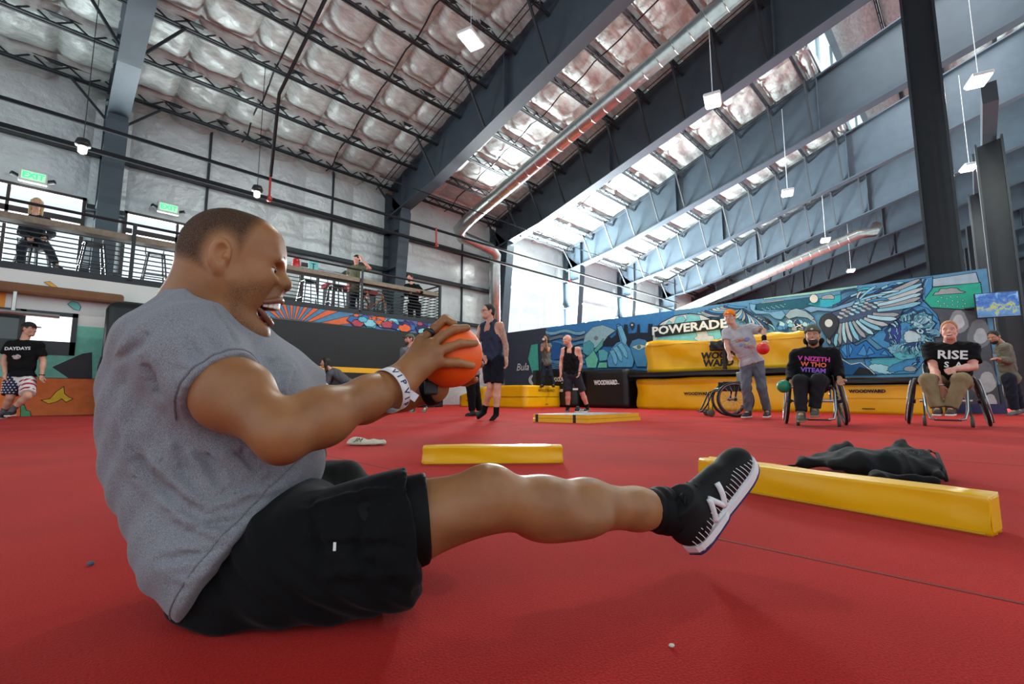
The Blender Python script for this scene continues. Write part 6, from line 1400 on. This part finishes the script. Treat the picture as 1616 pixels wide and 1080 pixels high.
# ---- crouching woman, bearded man, person in black trousers
person('dark-haired woman in a grey top crouching by the black wall pads', 11.3, dict(hd=(513.5, 573), nk=(523, 585), sl=(521, 590, -.12), sr=(527, 589, .14), el=(515, 606, -.2), wl=(508, 618, -.2), er=(520, 606, .2), wr=(512, 618, .2), hl=(550, 607, -.1), hr=(552, 606, .1), kl=(528, 614, -.15), al=(552, 640, -.12), tl=(540, 647, -.15), kr=(530, 614, .15), ar=(555, 640, .12), tr=(545, 647, .1)), (-.95, -.3, -.05), dict(top=('tee', cloth('grey_knit', (84, 84, 88)), 1.9, 'jumper'), bottom=(cloth('blue_jeans', (40, 48, 78)), 1.95), shoe=(BLKS,), hem=.06), skin='fair', hair=('long', 'dark'), smile=1, build=.9, wide=.9)
person('bearded man in a cap and grey plaid shirt standing behind the gripping hand', 10.6, dict(hd=(646, 536), nk=(647, 549), sl=(637, 554, -.05), sr=(657, 554, .05), el=(634, 573, -.1), wl=(632, 590, -.15), er=(661, 573, .05), wr=(660, 590, 0), hl=(641, 594), hr=(653, 594), kl=(646, 621), al=(652, 643, .03), tl=(648, 650.5, -.12), kr=(661, 621), ar=(671, 643, .05), tr=(668, 650.5, -.1)), (-.8, -.6, 0), dict(top=('tee', mat('plaid_grey', srgb(98, 100, 108), .9, noise=(30, .4)), 1.9, 'plaid_shirt'), bottom=(cloth('dark_trousers', (40, 40, 44)), 1.95), shoe=(GRYS, WSOLE)), skin='fair', hair=('cap', 'brown', 'olive', (84, 82, 70)), beard='brown', build=1.05, wide=1.05)
person('person in a grey top and black trousers bending behind the orange ball', 8.7, dict(hd=(722, 545), nk=(728, 557), sl=(722, 561, -.1), sr=(736, 560, .12), el=(716, 578, -.15), wl=(708, 590, -.2), er=(728, 578, .15), wr=(718, 590, .1), hl=(741, 592, -.08), hr=(747, 592, .08), kl=(744, 624, -.06), al=(745, 649, -.05), tl=(737, 656, -.1), kr=(752, 624, .08), ar=(757, 648, .1), tr=(750, 655, .0)), (-.9, -.3, -.3), dict(top=('tee', cloth('ash_tee', (112, 114, 120)), .7), bottom=(BLKC, 1.97), shoe=(BLKS,)), skin='fair', hair=('short', 'brown'), build=.98)
# ---- man at the right with the olive cardigan
rt, X, b_, Pp, q_ = person('dark-haired man in an olive cardigan and dark jeans looking down at the right edge', 8.95, dict(hd=(1568.5, 532), nk=(1581, 544), sl=(1584, 549, -.16), sr=(1588, 548, .16), el=(1593, 570, -.18), wl=(1575, 567, -.26), er=(1594, 570, .16), wr=(1577, 566, .05), hl=(1592, 597, -.09), hr=(1595, 597, .09), kl=(1597, 625, -.1), al=(1602, 647, -.1), tl=(1592, 655, -.15), kr=(1605, 625, .1), ar=(1612, 645, .12), tr=(1603, 653, .08)), (-.9, -.25, -.35), dict(top=('tee', cloth('olive_cardigan', (112, 108, 94)), 1.85, 'cardigan'), bottom=(cloth('indigo_jeans', (34, 38, 52)), 1.97), shoe=(GRYS,), hem=.16, g=.024), skin='tan', hair=('short', 'dark'), beard='dark', build=.98, wide=.95)
S = Sdf(); pel = (X['hl']+X['hr'])/2; c_ = X['nk']*.55+pel*.45; S.ell(c_+V3(-.075, -.02, 0), (.075, .1, .22), None, .0); npmesh('white_undershirt', [S.mesh(.011)], cloth('white_tee', (206, 210, 212)), rt, b_)
t = camthing('phone', 'small dark phone in the hands of the man at the right edge', 'phone', Q(1569, 564, 8.8)); MB().box((-.04, -.01, -.07), (.04, .01, .07), .004).build('phone_case', BLACKM, t); MB().box((-.035, -.012, -.062), (.035, -.0095, .062)).build('phone_screen', mat('phone_glass', srgb(120, 130, 140), .1), t)
# ---- people on the balcony
person('blonde woman in dark clothes sitting on a stool on the balcony', 9.25, dict(hd=(58, 322), nk=(56, 341), sl=(39, 347, .02), sr=(74, 350, -.02), el=(34, 368, -.02), wl=(46, 378, -.2), er=(82, 370, -.05), wr=(70, 376, -.22), hl=(44, 380, .1), hr=(66, 382, .1), kl=(34, 390, -.3), al=(33, 422, -.26), tl=(30, 432, -.38), kr=(78, 396, -.32), ar=(88, 416, -.36), tr=(96, 424, -.46)), (0., -.2), dict(top=('tee', cloth('charcoal_jacket', (36, 38, 46)), 1.9, 'jacket'), bottom=(cloth('slate_jeans', (52, 56, 68)), 1.95), shoe=(BLKS,), hem=.04), skin='fair', hair=('long', 'blond'), build=.92, wide=.95, floorz=2.8, tilt=1)
_w = c2w(Q(55, 380, 9.35)); stool(_w.x, _w.y, .6, 'black bar stool under the blonde woman'); bpy.context.view_layer.update()
[o for o in COL.objects if o.get('label') == 'black bar stool under the blonde woman'][0].scale = (1, 1, .78)
person('man in a backwards cap and olive t-shirt raising an arm on the balcony', 13.7, dict(hd=(563, 409), nk=(562, 419.5), sl=(553, 424, .05), sr=(572, 424, -.05), el=(549, 441, .02), wl=(550, 455, -.1), er=(584, 424, -.1), wr=(571, 410, -.16), hl=(557, 461), hr=(568, 461), kl=(556, 485), al=(556, 504), tl=(553, 510, -.1), kr=(569, 485), ar=(570, 504), tr=(568, 510, -.1)), (-.55, -.83, 0), dict(top=('tee', cloth('moss_tee', (96, 96, 74)), .62), bottom=(cloth('navy_trousers', (36, 38, 52)), 1.95), shoe=(BLKS,)), skin='pink', hair=('cap', 'dark', 'black', (26, 26, 30), 'back'), build=1.05, wide=1.05, hands={'r': (-.5, .1, .8)}, floorz=2.8)
person('man in dark clothes leaning on the end of the balcony counter', 14.9, dict(hd=(647, 439), nk=(650, 449), sl=(642, 452), sr=(659, 453), el=(640, 463, -.2), wl=(647, 462, -.42), er=(668, 462, -.2), wr=(662, 461, -.42), hl=(648, 482, .3), hr=(660, 482, .3), kl=(648, 500, .2), al=(648, 516, .3), tl=(647, 519, .15), kr=(660, 500, .2), ar=(661, 516, .3), tr=(661, 519, .15)), (-.3, -.9, -.2), dict(top=('tee', BLKC, 1.9, 'jumper'), bottom=(BLKC, 1.95), shoe=(BLKS,)), skin='pink', hair=('short', 'dark'), beard='brown', build=1.0, floorz=2.8)
# ================================================================== wheelchairs, jacket, cloth
TYRE = mat('tyre', srgb(26, 26, 28), .55); SILV = mat('silver_tube', srgb(176, 178, 182), .28, .8); MAUVE = mat('mauve_rim', srgb(112, 78, 84), .4, .3)
def wheelchair(label, base, rz, frame_m, camber=.16, rim=None, hw=.27):
    """faces -y in its own frame"""
    t = camthing('wheelchair', label, 'wheelchair', base, 'sports wheelchairs'); t.rotation_euler.z = CAMROT+rz
    for s_ in (-1, 1):
        M = Matrix.Translation((hw*s_, .06, .305)) @ Matrix.Rotation(-camber*s_, 4, 'Y')
        ring = lambda r, x, tr, n=36: [M @ Vector((x*s_, r*math.cos(a), r*math.sin(a))) for a in np.linspace(0, 2*PI, n+1)[:-1]]
        w_ = MB().tube(ring(.290, 0, 0), .019, 8, closed=True).build('wheel', TYRE, t, True)
        MB().tube(ring(.272, 0, 0), .010, 8, closed=True).build('rim', rim or BLACKM, w_, True)
        MB().tube(ring(.266, .035, 0), .013 if rim else .009, 8, closed=True).build('hand_rim', rim or SILV, w_, True)
        m_ = MB()
        for k in range(20):
            a = 2*PI*k/20; b = a+.5*(1 if k % 2 else -1); m_.bar(M @ Vector((.02*s_, .022*math.cos(b), .022*math.sin(b))), M @ Vector((0, .272*math.cos(a), .272*math.sin(a))), .004)
        tag(m_.build('spokes', SILV, w_), kind='stuff'); MB().tube([M @ Vector((-.04*s_, 0, 0)), M @ Vector((.03*s_, 0, 0))], .026, 12).build('hub', BLACKM, w_, True)
    for s_ in (-1, 1):
        x = .19*s_
        MB().tube([(x, .16, .46), (x, -.18, .47), (x*1.02, -.30, .43), (x*.95, -.40, .2), (x*.8, -.47, .1), (x*.55, -.5, .09)], .014, 8).build('side_frame', frame_m, t, True)
        MB().tube([(x, .1, .46), (x, .07, .32), (x*1.25, .06, .305)], .015, 8).build('axle_plate', frame_m, t, True)
        MB().tube([(x*.95, .17, .44), (x*.95, .22, .80)], .013, 8).build('back_post', frame_m, t, True)
        c_ = MB().tube([(x*1.05, -.30, .40), (x*1.1, -.31, .13), (x*1.12, -.33, .055)], .010, 6).build('caster_fork', BLACKM, t, True)
        MB().lathe([(.006, -.018), (.06, -.018), (.064, -.01), (.064, .01), (.06, .018), (.006, .018)], 20, Matrix.Translation((x*1.12, -.34, .064)) @ Matrix.Rotation(PI/2, 4, 'Y')).build('caster_wheel', mat('caster_grey', srgb(92, 84, 74), .6), c_, True)
        MB().box((x*1.12-.006, -.12, .46), (x*1.12+.006, .16, .62), .005).build('side_guard', BLACKM, t)
    MB().tube([(-.25, .06, .305), (.25, .06, .305)], .018, 10).build('axle', frame_m, t, True)
    MB().box((-.12, -.53, .075), (.12, -.40, .09), .004).build('footplate', BLACKM, t)
    MB().box((-.19, -.2, .465), (.19, .18, .515), .02).build('seat_cushion', BLACKV, t); MB().box((-.19, .19, .54), (.19, .225, .80), .015).build('backrest', BLACKV, t)
    MB().tube([(.0, .2, .2), (.0, .36, .12)], .01, 6).build('anti_tip', frame_m, t)
wheelchair('silver-framed wheelchair under the man in khaki trousers', (Q(1498, 600, 5.9)[0], 5.98, 0), -.74, SILV, .17, None, .33)
wheelchair('dark wheelchair with silver front tubes under the hooded man', (Q(1284, 600, 6.1)[0], 6.12, 0), -.5, SILV, .13, None, .29)
wheelchair('empty wheelchair with mauve rims parked beside the orange beanie man', (Q(1150, 600, 8.4)[0], 8.45, 0), -1.8, BLACKM, .1, MAUVE, .25)
# ---- black jacket lying on the carpet
jb = G(1370, 768); t = camthing('jacket', 'black zip jacket dropped in a heap behind the long yellow beam', 'jacket', (jb[0], jb[1], 0))
S = Sdf(); c = lambda px, py, z, dy=0: (lambda g: V3(g[0], g[1]+dy, z))(G(px, py))
S.ell(c(1370, 752, .05), (.21, .16, .085), None, .05); S.ell(c(1430, 752, .045), (.16, .15, .09), None, .05); S.ell(c(1310, 745, .04), (.16, .1, .07), None, .05)
S.cap(c(1240, 744, .018), c(1300, 748, .05), .014, .05, .03); S.cap(c(1290, 742, .06), c(1340, 735, .09), .045, .05, .03)
S.cap(c(1415, 748, .09), c(1425, 744, .155), .05, .022, .03); S.cap(c(1440, 752, .09), c(1428, 746, .15), .04, .02, .03)
S.cap(c(1460, 755, .06), c(1494, 768, .03), .05, .022, .03); S.cap(c(1380, 765, .03), c(1480, 772, .03), .035, .03, .03); S.cap(c(1330, 765, .03), c(1390, 768, .035), .03, .03, .03)
S.plane((0, 0, .004), (0, 0, -1)); jV, jF = S.mesh(.008); N = vnormals(jV, jF); x, y, z = jV.T
rj = np.random.RandomState(11); dj = np.zeros(len(jV))
for k in range(14):
    w_ = rj.normal(size=3)*V3(1, 1, .6); w_ = nrm(w_)*rj.uniform(12, 34); u_ = rj.normal(size=3)*9; dj += rj.uniform(.3, 1)*(1-2*np.abs(np.sin(.5*(jV@w_+2.2*np.sin(jV@u_+rj.rand()*6)+rj.rand()*6))))*14/np.linalg.norm(w_)
jV = jV+N*(.0085*dj)[:, None]; jV = smoothv(jV, jF, 1); jV[:, 2] = np.maximum(jV[:, 2], .003)
JM = mat('black_fleece', srgb(15, 15, 17), .8, 0, .2, sheen=.06, bump=(90, .3, .004)); npmesh('jacket_body', [(jV, jF)], JM, t, (jb[0], jb[1], 0))
J0 = V3(jb[0], jb[1], 0)
MB().tube([Vector(p-J0) for p in (c(1462, 752, .07), c(1470, 748, .11), c(1482, 750, .10), c(1492, 762, .05), c(1494, 768, .025))], .008, 6).build('drawstring_loop', JM, t, True)
letters('jacket_print', 'SUPERIOR', .035, mat('dim_print', srgb(64, 62, 62), .7), t, Vector(c(1400, 752, .118)-J0)+Vector((.02, -.1, 0)), (1, -.05, 0), (0, -.6, .8))
# ---- pale cloth with lettering by the far elbow
cb = G(580, 704); t = camthing('cloth_bag', 'small pale folded cloth bag with dark lettering beyond the elbow', 'bag', (cb[0], cb[1], 0)); S = Sdf()
S.ell((-.03, .05, .018), (.15, .07, .022), None, .02); S.cap((.04, .04, .02), (.1, .05, .022), .026, .02, .02); S.ell((-.1, .06, .03), (.07, .05, .03), None, .02); S.plane((0, 0, .003), (0, 0, -1))
v_, f_ = S.mesh(.006); n_ = vnormals(v_, f_); v_ = v_+n_*(.004*np.sin(50*v_[:, 0]+20*v_[:, 1])*np.sin(40*v_[:, 1]))[:, None]; v_[:, 2] = np.maximum(v_[:, 2], .002)
npmesh('bag_body', [(v_, f_)], cloth('pale_canvas', (196, 190, 172)), t); letters('bag_print', 'JM', .05, INK, t, (-.07, -.005, .045), (1, 0, -.1), (0, -.7, .7), shear=.3)
MB().box((.07, .06, .035), (.1, .075, .043), .002).build('bag_clip', BLACKM, t)
